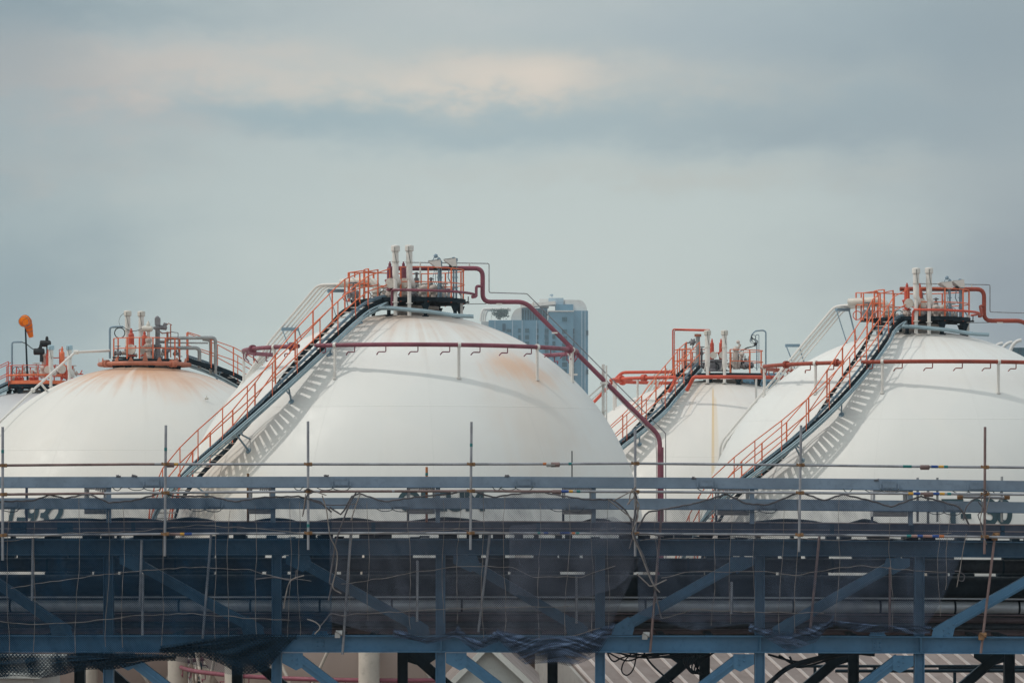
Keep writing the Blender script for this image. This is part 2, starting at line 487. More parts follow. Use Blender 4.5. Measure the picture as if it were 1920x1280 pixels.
def make_platform(root, c, rad, railmat, posts, zrail=1.1, gap=None, deckmat=None, nlegs=8):
    c = Vector(c)
    d = MB().lathe([(.45, -.06), (rad, -.06), (rad, .0), (.45, .0)], c, Z, 40)
    pl = d.build('platform', M['navy'], root)
    e = MB().lathe([(rad+.002, -.13), (rad+.03, -.13), (rad+.03, .02), (rad+.002, .02)], c, Z, 40)
    for k in range(6):
        a = math.pi*k/6; v = Vector((math.cos(a), math.sin(a), 0))*rad*.98
        e.bar(c-v-Z*.12, c+v-Z*.12, .06, .10)
    e.build('edge_beam', deckmat or M['navy'], pl)
    for k in range(nlegs):
        a = 2*math.pi*(k+.35)/nlegs; p = c+Vector((math.sin(a), -math.cos(a), 0))*(rad-.12)
        zb = math.sqrt(max(SR*SR-p.x*p.x-p.y*p.y, 1))-.03
        w = MB().box((p.x, p.y, (c.z-.1+zb)/2), (.13, .13, c.z-.1-zb)); w.box((p.x, p.y, zb+.03), (.24, .24, .04))
        w.hexa([p+Vector((-.07, -.05, -.45)), p+Vector((.07, -.05, -.45)), p+Vector((.07, .05, -.45)), p+Vector((-.07, .05, -.45))],
               [p+Vector((-.17, -.06, -.2)), p+Vector((.17, -.06, -.2)), p+Vector((.17, .06, -.2)), p+Vector((-.17, .06, -.2))])
        w.build('leg', M['navy'], pl)
    # neck of the manway under the deck
    MB().lathe([(.75, 8.45), (.75, c.z-.35), (.92, c.z-.35), (.92, c.z-.24), (.3, c.z-.24)], Vector((c.x, c.y, 0)), Z, 24).build('nozzle_neck', M['pale'], root)
    if posts:
        g0, g1, n = posts
        rr = rad-.03
        hr = MB()
        for h in (zrail, zrail*.52): hr.tube(arc(rr, c.z+h, g0, g1, 44, Vector((c.x, c.y, 0))), .022, 6)
        hr.build('handrail', railmat, pl)
        for k in range(n):
            a = g0+(g1-g0)*k/(n-1); p = Vector((c.x+rr*math.sin(a), c.y-rr*math.cos(a), c.z))
            MB().tube([p-Z*.15, p+Z*zrail], .034, 6).build('post', railmat, pl)
    return pl

def lettering(root, text, lon0, lat0, h, step, right=None):
    cu = bpy.data.curves.new('lettering', 'FONT'); cu.body = text; cu.size = h*1.38; cu.offset = .034; cu.space_character = step
    tmp = bpy.data.objects.new('tmp', cu); col.objects.link(tmp)
    bpy.context.view_layer.update()
    me = bpy.data.meshes.new_from_object(tmp.evaluated_get(bpy.context.evaluated_depsgraph_get()))
    bpy.data.objects.remove(tmp)
    import bmesh
    bm = bmesh.new(); bm.from_mesh(me); bmesh.ops.triangulate(bm, faces=bm.faces[:]); bmesh.ops.subdivide_edges(bm, edges=bm.edges[:], cuts=3, use_grid_fill=True)
    if right is not None: lon0 = right-max(v.co.x for v in bm.verts)/(SR*math.cos(lat0))
    for v in bm.verts:
        a = lon0+v.co.x/(SR*math.cos(lat0)); b = lat0+v.co.y/SR; r = SR+.035
        v.co = (r*math.cos(b)*math.sin(a), -r*math.cos(b)*math.cos(a), r*math.sin(b))
    bm.to_mesh(me); bm.free()
    me.materials.clear(); me.materials.append(M['letter'])
    o = bpy.data.objects.new('lettering', me); col.objects.link(o); o.parent = root; o.location = (0, 0, root['zc']); ORG[o] = ZERO
    return o
X1 = (770-960)/F*107; ZC1 = EYE+(HZ-1025)/F*107; C1 = Vector((X1, 107, ZC1))
q1 = lambda x, y, dep=0.: P(x, y, 107+dep)-C1

D2 = 114.2; X2 = (1722-960)/F*D2; ZC2 = EYE+(HZ-1031)/F*D2; C2 = Vector((X2, D2, ZC2)); RZ2 = R(3)
qB2 = lambda x, y, dep=0.: Matrix.Rotation(-RZ2, 3, 'Z') @ (P(x, y, D2+dep)-C2)

def main_stair_ctrl():
    s = lambda x, y, r: ray_sphere(x, y, C1, r)-C1
    c = [q1(731, 563, -1.45), q1(712, 568, -1.75), s(686, 580, 9.13), s(656, 605, 9.2), s(600, 658, 9.28), s(550, 705, 9.44), s(500, 752, 9.55), s(450, 798, 9.6),
         s(407, 836, 9.63), s(345, 892, 9.68), s(300, 947, 9.75)]
    e = c[-1]; a = math.atan2(e.x, -e.y); r = math.hypot(e.x, e.y)
    for k in range(1, 9):
        a -= R(9); c.append(Vector((r*math.sin(a), -r*math.cos(a), e.z-k*1.15)))
    return [p for p in c if p.z > -8.6]

def dress_main(root, redmat, railmat, tline, stairwidth=.74):
    """top works shared by the two near spheres, set out in the sphere's own frame"""
    q = q1
    # platform and railing
    pl = make_platform(root, (.12, 0, 9.08), 1.88, railmat, (R(-13), R(298), 11))
    ld = MB().box(q(684, 565.5, .15), (1.0, 1.15, .1)); ld.build('landing_deck', M['navy'], pl)
    lr = MB()
    for y0, y1 in ((511, 507), (535, 531)):
        lr.tube(fillet([q(653, y0, .75), q(655, y0, -.35), q(684, y1, -.45), q(684, 563, -.45)] if y0 == 511 else [q(653, y0, .75), q(655, y0, -.35), q(684, y1, -.45)], .12), .022, 6)
        lr.tube([q(653, y0, .75), q(727, y0+1, 1.3)], .022, 6)
    for x, dep in ((653, .75), (655, -.35), (665, .9), (700, 1.1)): lr.tube([q(x, 511, dep), q(x, 566, dep)], .03, 6)
    lr.build('landing_rail', railmat, pl)
    outer = catmull(main_stair_ctrl(), 14)
    tail = [q(888, 592.5, -2.0), q(860, 591.5, -2.05), q(800, 583, -2.12), q(735, 577, -2.1), q(712, 577, -2.12)]
    make_stairs(root, outer, stairwidth, railmat, {}, tail)
    # vents and relief valves
    vent_stack(root, q, 741.5, 462.5, 518, 591, -2.02, M['white'])
    vent_stack(root, q, 767.5, 462, 520, 592, -2.02, M['white'])
    for x in (732, 757.5):
        relief_valve(root, redmat, q(x-1, 545, -1.35), (545-491)/51., 1.0)
        b = MB().lathe([(.2, 0), (.2, .05), (.14, .05), (.14, .13), (.2, .13), (.2, .18)], q(x-1, 561, -1.35), Z, 14)
        b.ball(q(x-1, 552, -1.35), .17, 12, 8); b.torus(q(x-9, 553, -1.55), (1, 1, 0), .16, .015)
        b.build('isolating_valve', M['pale'], root)
    # the fat white pipe with its elbow and the three lines running down the back
    e = MB().tube(fillet([q(640, 530, .9), q(691, 526, .3), q(706, 533, .1), q(707, 560, .1)], .3, 6), .15, 14)
    e.lathe([(.21, 0), (.21, .06)], q(707, 549, .1), Z, 14); e.lathe([(.21, 0), (.21, .06)], q(707, 556, .1), Z, 14)
    e.build('inlet_pipe', M['offwhite'], root)
    for k, (dx, rr) in enumerate(((0, .05), (7, .045), (14, .035), (20, .03))):
        low = tline(k, dx)
        MB().tube(fillet([q(700, 531+dx*.3, .5+.12*k)]+low, .25, 4), rr, 8).build('transfer_pipe', M['white'], root)
    for (x, y, dep, foot) in ((546, 617, 2.3, .0), (632, 545, 1.0, .0)):
        w = MB(); a = q(x-17, y, dep-.1); b = q(x+13, y, dep+.3)
        w.bar(a, b, .14, .12)
        for p, f in ((a, Vector((.45, 0, 0))), (b, Vector((.35, .1, 0)))):
            g = (p+f)*1.; zb = math.sqrt(max(SR*SR-g.x*g.x-g.y*g.y, 1)); w.bar(p, Vector((g.x, g.y, zb-.05)), .09, .09)
        w.build('pipe_support', M['steel_blue'], root)
    # small bore header looping round the platform edge
    hp = [q(735, 576, -2.0), q(735, 550, -2.0)]
    for k in range(13):
        a = R(-18)+R(126)*k/12; hp.append(Vector((.12+2.25*math.sin(a), -2.25*math.cos(a), 9.33-.06*k/12)))
    MB().tube(fillet(hp[:3], .12)+hp[3:], .047, 8).build('header_pipe', redmat, root)
    # post carrying the header at the right and small taps
    w = MB().box((q(865.5, 576, -.4)), (.1, .1, .84)); w.build('header_post', M['white'], root)
    tp = MB().tube(fillet([q(878, 556, -.2), q(878, 565, -.2), q(872, 567, -.2)], .04), .02, 6)
    tp.tube([q(869, 567, -.2), q(880, 567, -.2)], .035, 6); tp.tube([q(872, 570, 0), q(912, 569.5, 0)], .012, 5)
    tp.build('tap', M['black'], root)
    # instruments: two level gauges under sun hoods, cable posts, valves
    for x, dep in ((795, -.9), (813, -.6)):
        w = MB().ball(q(x, 540, dep), .16, 14, 9, (1, 1, .8)); w.lathe([(.17, 0), (.17, .05), (.1, .05), (.08, .28), (.15, .28), (.15, .34)], q(x, 563, dep), Z, 12)
        w.tube([q(x, 548, dep), q(x, 556, dep)], .09, 10)
        w.build('level_gauge', M['pale'], root)
    for x, y, dep in ((803, 490, -.7), (832, 487, -.3)):
        a = q(x, y, dep); w = MB()
        t = [a+Vector((0, -.35, .0)), a+Vector((.42, -.35, .05)), a+Vector((.42, .35, .05)), a+Vector((0, .35, 0))]
        sl = [a+Vector((.32, -.35, -.28)), a+Vector((.46, -.35, -.26)), a+Vector((.46, .35, -.26)), a+Vector((.32, .35, -.28))]
        w.hexa([v-Z*.02 for v in t], t)                                                # sloping sun hood, open below
        w.hexa([t[1], t[1]+Vector((.03, 0, 0)), t[2]+Vector((.03, 0, 0)), t[2]], [sl[1], sl[1]+Vector((.03, 0, 0)), sl[2]+Vector((.03, 0, 0)), sl[2]])
        w.hexa([t[0], t[1], t[1]+Vector((0, .02, 0)), t[0]+Vector((0, .02, 0))], [sl[0], sl[1], sl[1]+Vector((0, .02, 0)), sl[0]+Vector((0, .02, 0))])
        w.hexa([t[3]-Vector((0, .02, 0)), t[2]-Vector((0, .02, 0)), t[2], t[3]], [sl[3]-Vector((0, .02, 0)), sl[2]-Vector((0, .02, 0)), sl[2], sl[3]])
        w.hexa([t[0]-Z*.02, t[0]+Vector((.02, 0, -.02)), t[3]+Vector((.02, 0, -.02)), t[3]-Z*.02], [sl[0], sl[0]+Vector((.02, 0, 0)), sl[3]+Vector((.02, 0, 0)), sl[3]])
        w.build('sun_hood', M['white'], root)
        g = MB().box(a+Vector((.3, 0, -.2)), (.2, .25, .22)); g.build('instrument', M['black'], root)
    for x, y, dep in ((822.5, 484, -.9), (826.5, 489, -.6), (850.5, 482, -.3), (855.5, 484, -.2)):
        w = MB().tube([q(x, 563, dep), q(x, y, dep)], .04, 6)
        for yy in (500, 520, 540): w.box(q(x, yy, dep), (.14, .06, .03))
        w.box(q(x, y+3, dep), (.11, .1, .1))
        w.build('cable_post', M['steel_blue'], root)
    w = MB().tube(fillet([q(811, 496, -.9), q(812, 485, -.9), q(817, 481, -.9), q(826, 484, -.9), q(829, 500, -.9)], .1), .016, 5)
    w.ball(q(817, 480, -.9), .08, 8, 6)
    for k in range(4): w.tube(catmull([q(815+k*3, 505, -.5), q(812+k*5, 525+k*3, -.7), q(822+k*6, 545, -.6), q(818+k*8, 561, -.7)], 5), .012, 4)
    w.tube([q(834, 560, -.5), q(850, 540, -.5)], .025, 5); w.tube([q(855, 541, -.3), q(866, 556, -.3)], .025, 5)
    w.tube([q(842, 505, -.4), q(840, 520, -.4), q(846, 532, -.4)], .02, 5)
    w.build('signal_cable', M['steel_blue'], root)
    for x, dep in ((788, 0.), ):
        MB().tube([q(x, 491, dep), q(x, 563, dep)], .035, 6).build('pipe_post', M['white'], root)
    rnd = random.Random(5)
    for k in range(13):                                                                # manifold valves crowded on the deck
        x = rnd.choice([664, 672, 682, 694, 700, 712, 720, 775, 783, 800, 806, 820, 832]) + rnd.uniform(-3, 3); dep = rnd.uniform(-1.1, 1.2)
        w = MB(); valve_bits(w, q(x, 557-rnd.uniform(0, 5), dep), rnd.uniform(.8, 1.25), rnd.random() < .7, (1, rnd.uniform(-.6, .6), 0))
        w.tube([q(x, 557, dep), q(x, 564, dep)], .05, 6)
        w.build('valve', [M['pale'], M['grey'], M['offwhite']][k % 3], root)
    for x, y, dep in ((667, 556, -.2), (688, 555, -.3), (719, 554, -1.0), (650, 556, .3)):
        MB().torus(q(x, y, dep), (.5, 1, .1), .17, .018, 18).build('handwheel', redmat if x != 719 else M['black'], root)
    for x, y, h, dep in ((781, 510, 46, .3), (808, 520, 42, .2)):                        # slim red control valves behind the rail
        w = MB().lathe([(.05, 0), (.05, h/51*.5), (.09, h/51*.52), (.09, h/51*.75), (.045, h/51*.78), (.045, h/51)], q(x, y+h, dep), Z, 10)
        w.lathe([(.11, 0), (.11, .04)], q(x, y+4, dep), Z, 10); w.build('control_valve', M['grey'], root)
    for y, dep in ((541.5, 1.0), (556, .9)):
        MB().tube([q(772, y, dep), q(850, y+1, dep)], .035, 6).build('manifold_pipe', redmat, root)
    w = MB().tube([q(785, 544, -.4), q(775, 544, -.4)], .09, 10); w.build('manifold_pipe', M['offwhite'], root)
    return pl

def fire_main(name_label, redmat, RT):
    """water main from the top of a sphere: out to the right, then a long slope to the ground"""
    q = lambda x, y, dep=0.: RT(q1(x, y, dep))
    b = q(1240, 1085); base = Vector((b.x, b.y, 0))
    root = empty('red_supply_pipe', base); tag(root, name_label, 'pipe', 'supply pipes of the gas tanks')
    pts = [q(735, 503, .2), q(905, 503, .2), q(905, 566, .2), q(985, 566, .2), q(1237, 817, 0), q(1239, 980, 0), q(1239, 1400, 0)]
    p = MB().tube(fillet(pts, .30, 6), [.085]*0 or .085, 12)
    for (u, v, t) in ((2, 3, .06), (1, 2, .75), (3, 4, .03)):
        c = pts[u].lerp(pts[v], t)
    p.build('main_pipe', redmat, root)
    lo = [q(1238.5, 838, 0), q(1239, 1400, 0)]
    MB().tube(lo, .115, 12).build('riser_pipe', redmat, root)
    MB().tube(fillet([q(885, 557, -.6), q(893, 556, -.5), q(893, 536.5, -.1), q(905, 536.5, .2)], .12), .055, 8).build('branch_pipe', redmat, root)
    thin = [q(770, 492, .2), q(917, 494, .2), q(917, 548.5, .2), q(988, 550.5, .2), q(1248, 812, 0), q(1250, 1400, 0)]
    MB().tube(fillet(thin, .06, 3), .019, 6).build('pilot_line', M['grey'], root)
    for x, y0, y1 in ((880, 494, 503), (1000, 566, 580)): MB().tube([q(x, y0, .2), q(x, y1, .2)], .03, 6).build('clip', M['white'], root)
    MB().tube([q(990, 573, .25), q(1080, 664, .15), q(1105, 690, .15), q(1180, 768, .1), q(1232, 822, .05)], .022, 5).build('support_angle', M['white'], root)
    MB().tube(fillet([q(1229, 822, .05), q(1231, 850, .05), q(1231, 1400, .05)], .1), .02, 5).build('tracing_line', M['white'], root)
    w = MB().bar(q(1131, 683, .3), q(1131, 845, .3), .11, .11); w.bar(q(1137, 685, -.1), q(1137, 845, -.1), .06, .1)
    w.bar(q(1131, 720, .2), q(1095, 752, .2), .08, .08); w.bar(q(1131, 730, .2), q(1098, 760, .2), .06, .06)
    w.box(q(1133, 718, .1), (.3, .3, .08)); w.box(q(1133, 770, .2), (.2, .1, .06))
    w.build('support_post', M['white'], root)
    w = MB().bar(q(1072, 660, .3), q(1072, 712, .3), .08, .08); w.bar(q(1062, 702, .3), q(1083, 702, .3), .07, .07); w.build('support_post', M['white'], root)
    for x, y in ((936, 570), (1040, 624), (1160, 745)):
        MB().box(q(x, y, .1), (.22, .1, .05)).build('clip', M['white'], root)
    return root

WH = (.735, .75, .735)
# nearest sphere, middle of the picture
sp = lambda x, y, C: tuple(ray_sphere(x, y, C, SR)-C)
shA = shell_mat('white_shell_paint_orange_run', WH,
    [(sp(955, 682, C1), 1.5, (.76, .40, .19), (1, .7, 1.9), .6), (sp(1000, 705, C1), 1.25, (.76, .38, .17), (1, .7, 1.5), .5), (sp(1010, 770, C1), 3.2, (.64, .54, .45), (1.2, .7, .7), .4),
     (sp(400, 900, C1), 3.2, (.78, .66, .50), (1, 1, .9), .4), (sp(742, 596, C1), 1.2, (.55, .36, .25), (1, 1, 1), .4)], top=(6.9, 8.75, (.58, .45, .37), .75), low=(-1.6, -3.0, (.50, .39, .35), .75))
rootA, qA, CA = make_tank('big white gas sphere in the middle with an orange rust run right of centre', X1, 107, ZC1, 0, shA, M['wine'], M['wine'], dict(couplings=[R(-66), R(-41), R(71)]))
def tlineA(k, dx):
    low = [q1(596+dx, 534+dx*.2, 1.2+.1*k), q1(505+dx*1.25, 641, 2.8+.1*k)]
    for ax, z in ((-112, 5.2), (-115, 3.0), (-117, 0.), (-118, -4.), (-118, -8.5)):
        rad = 9.25 if z > 4 else 9.5; rp = math.sqrt(rad*rad-z*z) if z > 0 else rad
        low.append(Vector((rp*math.sin(R(ax+k)), -rp*math.cos(R(ax+k)), z)))
    return low
def tlineB(k, dx):
    return [qB2(1565+dx, 574+dx*.25, 1.2+.05*k), qB2(1352+dx*.8, 829+dx*.5, 1.8+.1*k), qB2(1349+dx*.8, 862+dx*.5, 2.0+.1*k)]+[Vector((-9.0+.12*k, 3.2, z)) for z in (-1., -4., -8.5)]
dress_main(rootA, M['wine'], M['orange'], tlineA)
lettering(rootA, 'OLEUM', 0, R(9.8), .70, .92, R(19.3))
fire_main('wine red supply pipe sloping down right from the top of the middle gas sphere', M['wine'], lambda p: p+C1)

# second near sphere at the right edge
D2 = 114.2; X2 = (1722-960)/F*D2; ZC2 = EYE+(HZ-1031)/F*D2; C2 = Vector((X2, D2, ZC2)); RZ2 = R(3)
shB = shell_mat('white_shell_paint_clean', WH, [(sp(1700, 625, C2), 1.3, (.62, .56, .5), (1, 1, 1), .35)], top=(7.4, 8.75, (.58, .52, .47), .5))
rootB, qB, CB = make_tank('white gas sphere at the right edge with a brick red ring pipe', X2, D2, ZC2, RZ2, shB, M['scarlet'], M['oxide'], dict(couplings=[R(-66), R(-41), R(71)]))
dress_main(rootB, M['scarlet'], M['orange'], tlineB)
lettering(rootB, 'T-930', R(-5.2), R(7.9), .95, .80)
rm = Matrix.Rotation(RZ2, 3, 'Z')
fire_main('brick red supply pipe leaving the right hand gas sphere towards the picture edge', M['oxide'], lambda p: rm @ p+C2)
# ---------------------------------------------------------------- left sphere with rusty crown
D3 = 122.; X3 = (271-960)/F*D3; ZC3 = EYE+(HZ-1070)/F*D3; C3 = Vector((X3, D3, ZC3))
shC = shell_mat('white_shell_paint_rusty_crown', (.70, .695, .665), [(sp(300, 700, C3), 1.3, (.66, .34, .17), (1, 1, .9), .45), (sp(325, 720, C3), 1.6, (.66, .42, .28), (1, .8, .6), .4), (sp(250, 695, C3), 1.2, (.60, .36, .22), (1, 1, 1), .55), (sp(290, 690, C3), .8, (.72, .30, .10), (1, 1, 1), .5)],
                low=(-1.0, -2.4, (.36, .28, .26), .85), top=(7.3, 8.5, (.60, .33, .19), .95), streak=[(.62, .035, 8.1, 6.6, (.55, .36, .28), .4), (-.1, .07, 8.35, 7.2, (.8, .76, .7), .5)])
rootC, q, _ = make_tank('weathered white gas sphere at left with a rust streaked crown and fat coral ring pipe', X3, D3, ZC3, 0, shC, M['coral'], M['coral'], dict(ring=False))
pl = make_platform(rootC, (.10, 0, 8.84), 1.42, M['orange'], (R(-75), R(110), 9), .9)
rg = MB().tube(arc(1.88, 8.66, R(-180), R(179), 90), .088, 10)
for a in (-78, -58, -30, -10, 8, 26, 52, 70):
    p = Vector((1.9*math.sin(R(a)), -1.9*math.cos(R(a)), 8.74)); t = Vector((math.cos(R(a)), math.sin(R(a)), 0))
    h = .36 if a == 8 else .17
    rg.hexa([p-t*.11-YV*.03, p+t*.11-YV*.03, p+t*.11+YV*.03, p-t*.11+YV*.03], [p-t*.03-YV*.03+Z*h, p+t*.03-YV*.03+Z*h, p+t*.03+YV*.03+Z*h, p-t*.03+YV*.03+Z*h])
for a in (-50, 46): rg.lathe([(.16, -.12), (.16, -.05), (.13, -.04), (.13, .04), (.16, .05), (.16, .12)], Vector((1.88*math.sin(R(a)), -1.88*math.cos(R(a)), 8.66)), Vector((math.cos(R(a)), math.sin(R(a)), 0)), 14)
rg.build('spray_ring', M['coral'], rootC)
o3 = catmull([q(350, 675, .9), q(392, 690, 1.1), q(432, 709, 1.8), q(480, 740, 3.0), q(530, 790, 4.2), q(590, 862, 5.0), q(628, 950, 4.7), q(640, 1050, 4.2), q(640, 1200, 4.0)], 10)
make_stairs(rootC, o3, .66, M['orange'], {})
vent_stack(rootC, q, 239.5, 584.5, 652, 690, .35, M['offwhite'], 0)
vent_stack(rootC, q, 265, 585.5, 652, 690, .25, M['offwhite'], 0)
relief_valve(rootC, M['scarlet'], q(246, 668, -.9), (668-616)/44.6, 1.15)
relief_valve(rootC, M['scarlet'], q(271, 668, -.5), (668-620)/44.6, 1.0)
def cyl_stack(root, name, mat, base, prof): return MB().lathe(prof, base, Z, 12).build(name, mat, root)
a = cyl_stack(rootC, 'control_valve', M['pale'], q(278.5, 672, -.9), [(.24, 0), (.24, .1), (.13, .12), (.11, .3), (.17, .32), (.17, .38), (.1, .4), (.18, .5), (.18, .58), (.11, .62), (.14, .74), (.14, .82), (.06, .86), (.06, 1.1), (.08, 1.12)])
MB().lathe([(.1, -.28), (.12, -.24), (.12, .12), (.08, .16)], q(279, 616, -.9), XV, 12).build('actuator', M['offwhite'], a)
MB().lathe([(.08, 0), (.08, .12), (.02, .26)], q(278, 613, -.9), Z, 10).build('bonnet', M['offwhite'], a)
a = cyl_stack(rootC, 'control_valve', M['grey'], q(295.5, 674, -.7), [(.22, 0), (.22, .12), (.1, .16), (.1, .5), (.16, .52), (.16, .62), (.1, .66), (.1, 1.25), (.19, 1.28), (.19, 1.36), (.08, 1.4), (.08, 1.46)])
w = MB().box(q(295.5, 603, -.7), (.22, .2, .3)); w.ball(q(295, 596, -.7), .09, 8, 6); w.ball(q(298, 598, -.7), .07, 8, 6); w.build('actuator', M['grey'], a)
w = MB().lathe([(.09, 0), (.1, .1), (.1, .3), (.05, .34)], q(298, 613, -.6), Vector((1, 0, -.12)), 10); w.lathe([(.08, 0), (.08, .2)], q(308, 614, -.6), Vector((.3, 0, 1)), 8); w.ball(q(309, 609, -.6), .08, 8, 6)
w.build('actuator', M['grey'], rootC)
w = MB().tube(fillet([q(296, 618, -.6), q(304, 625, -.6), q(321, 623, -.6)], .05), .025, 5); w.tube([q(310, 612, -.6), q(316, 606, -.6), q(322, 609, -.5)], .02, 5); w.tube([q(320, 608, -.5), q(320, 670, -.5)], .025, 5); w.tube([q(314, 622, -.5), q(314, 640, -.5)], .05, 6)
w.build('instrument_tubing', M['coral'], rootC)
w = MB().tube(fillet([q(321, 622, -.4), q(334, 624, -.4), q(334, 668, -.4), q(342, 668, -.4)], .03), .018, 5); w.build('instrument_tubing', M['grey'], rootC)
for pts, r in (([q(312, 676, -.3), q(312, 634, -.3), q(404, 632.5, .3), q(404, 700, .6)], .075), ([q(312, 640, -.2), q(300, 640, -.2)], .06), ([q(380, 636, .5), q(395, 637, .5), q(395, 700, .8)], .07),
               ([q(314, 652, -.2), q(374, 652, .2), q(374, 690, .5)], .08), ([q(300, 642, .2), q(390, 643, .5)], .035)):
    MB().tube(fillet(pts, .2), r, 9).build('bleed_pipe', M['galv'], rootC)
w = MB().lathe([(.13, 0), (.13, .05), (.09, .05), (.09, .3), (.15, .32), (.15, .5)], q(312, 674, -.3), Z, 12); w.build('isolating_valve', M['grey'], rootC)
w = MB().tube(fillet([q(206, 672, -.2), q(206, 613, -.2), q(231, 612.5, -.2)], .12, 3), .045, 7); w.build('lamp_post', M['steel_blue'], rootC)
w = MB().torus(q(224.5, 624, -.2), YV, .215, .022, 24); w.tube(catmull([q(231, 613, -.2), q(242, 619, -.3), q(255, 620, -.3), q(270, 614, -.4)], 6), .014, 5)
w.tube(catmull([q(234, 586, .35), q(226, 593, .2), q(223, 603, .0), q(226, 612, -.2)], 6), .009, 4); w.build('coiled_cable', M['black'], rootC)
rnd = random.Random(8)
for k in range(9):
    x = [222, 236, 244, 252, 285, 300, 305, 292, 330][k]+rnd.uniform(-2, 2)
    w = MB(); valve_bits(w, q(x, 666-rnd.uniform(0, 4), rnd.uniform(-1.1, -.2)), rnd.uniform(.6, .9), k % 2 == 0, (1, rnd.uniform(-.5, .5), 0)); w.build('valve', [M['grey'], M['pale']][k % 2], rootC)
MB().tube([q(212, 670, -.6), q(250, 671, -.9)], .05, 6).build('manifold_pipe', M['black'], rootC)
w = MB().tube(fillet([q(206, 657, -.4), q(141, 660, -1.2), q(62, 731, -2.6), q(-10, 800, -3.6), q(-60, 870, -4.0)], .12), .052, 8)
w.lathe([(.1, -.04), (.1, .04)], q(62, 731, -2.6), (1, -.2, .8), 10); w.lathe([(.09, -.1), (.09, .1)], q(143, 660, -1.2), XV, 10)
w.bar(q(76, 718, -2.4), q(90, 735, -1.6), .07, .07); w.build('transfer_pipe', M['white'], rootC)
w = MB(); s0 = ray_sphere(386, 751, C3, SR)-C3; valve_bits(w, s0*1.012, .38, True, (1, -.3, 0)); w.build('sampling_valve', M['offwhite'], rootC)
lettering(rootC, 'T-932', R(-35.0), R(13.2), 1.05, .80)

# ---------------------------------------------------------------- far sphere between the two near ones
D4 = 134.; X4 = (1337-960)/F*D4; ZC4 = EYE+(HZ-1062)/F*D4; C4 = Vector((X4, D4, ZC4)); RZ4 = R(4)
shD = shell_mat('white_shell_paint_yellow_run', (.73, .72, .69), [(sp(1300, 730, C4), 1.8, (.66, .56, .46), (1, 1, 1), .35)], top=(7.7, 8.7, (.62, .52, .45), .5),
                streak=[(-.14, .014, 8.0, -1., (.62, .42, .16), .75), (-.12, .03, 7.6, 2., (.66, .5, .3), .4), (-.36, .03, 8.2, 6., (.64, .5, .38), .35)])
rootD, q, _ = make_tank('smaller looking far white sphere with a yellow streak under its vents', X4, D4, ZC4, RZ4, shD, M['scarlet'], M['scarlet'], dict(ring=False))
pl = make_platform(rootD, (.45, -.1, 8.86), 1.85, M['orange'], (R(2), R(255), 9), 1.08)
i4 = Matrix.Rotation(-RZ4, 3, 'Z')
o4 = catmull([q(1312, 688, -.9), q(1300, 700, -1.6)]+[i4 @ (ray_sphere(x, y, C4, r)-C4) for x, y, r in ((1288, 716, 9.02), (1262, 745, 9.12), (1245, 766, 9.2), (1205, 802, 9.3), (1165, 834, 9.42), (1120, 875, 9.6))], 12)
e = o4[-1]; tailp = []
for k in range(1, 9):
    aa = math.atan2(e.x, -e.y)-R(9)*k; rr = math.hypot(e.x, e.y); tailp.append(Vector((rr*math.sin(aa), -rr*math.cos(aa), e.z-1.1*k)))
make_stairs(rootD, o4[:-1]+catmull([e]+tailp, 6), .66, M['orange'], {})
lr = MB()
for y in (655, 676): lr.tube(fillet([q(1269, y, .9), q(1270, y, -.2), q(1296, y-2, -.6)], .1), .024, 6); lr.tube([q(1265, y+1, 1.), q(1322, y, .8)], .022, 6)
for x, dep in ((1270, .9), (1279, -.1), (1295, .9), (1270, -.2)): lr.tube([q(x, 655, dep), q(x, 704, dep)], .03, 6)
lr.build('landing_rail', M['orange'], pl)
MB().box(q(1290, 704, .3), (1.6, 1.4, .1)).build('landing_deck', M['navy'], pl)
ring = MB().tube(fillet([q(1287.5, 732, -4.35)]+[i4 @ v for v in arc(4.72, 8.60, R(-14.5), R(105), 50)], .12), .085, 10)
ring.build('spray_ring', M['scarlet'], rootD)
ring = MB().tube(fillet([q(1255, 736, -4.25)]+[i4 @ v for v in reversed(arc(4.72, 8.60, R(-195), R(-24.5), 60))], .12), .08, 10)
for a in (-45, -66, -120): ring.lathe([(.16, -.1), (.16, .1)], i4 @ Vector((4.72*math.sin(R(a)), -4.72*math.cos(R(a)), 8.6)), i4 @ Vector((math.cos(R(a)), math.sin(R(a)), 0)), 12)
ringo = ring.build('spray_ring', M['scarlet'], rootD)
for a in (-150, -110, -78, -50, 20, 48, 75, 110):
    v = i4 @ Vector((4.72*math.sin(R(a)), -4.72*math.cos(R(a)), 8.6)); MB().tube([v, v-Z*1.4], .05, 8).build('ring_post', M['white'], ringo)
vent_stack(rootD, q, 1326.5, 621, 680, 717, -2.0, M['offwhite'], 0)
vent_stack(rootD, q, 1358.5, 621, 680, 717, -2.0, M['offwhite'], 0)
for x in (1335, 1352):
    relief_valve(rootD, M['scarlet'], q(x, 676, -.9), (676-635)/40.6, .85)
    b = MB().lathe([(.3, 0), (.3, .06), (.24, .1), (.26, .35), (.2, .45), (.3, .46), (.3, .54)], q(x, 696, -.9), Z, 14); b.build('isolating_valve', M['grey'], rootD)
MB().torus(q(1341, 688, -1.1), (.3, 1, 0), .17, .02).build('handwheel', M['navy'], rootD); MB().torus(q(1366, 688, -1.1), (.6, 1, 0), .17, .02).build('handwheel', M['navy'], rootD)
w = MB().tube([q(1308.5, 694, .1), q(1308.5, 630, .1)], .10, 12); o = w.build('purge_pipe', M['galv'], rootD); MB().lathe([(.16, -.05), (.16, .07)], q(1308.5, 629, .1), Z, 14).build('flange', M['coral'], o)
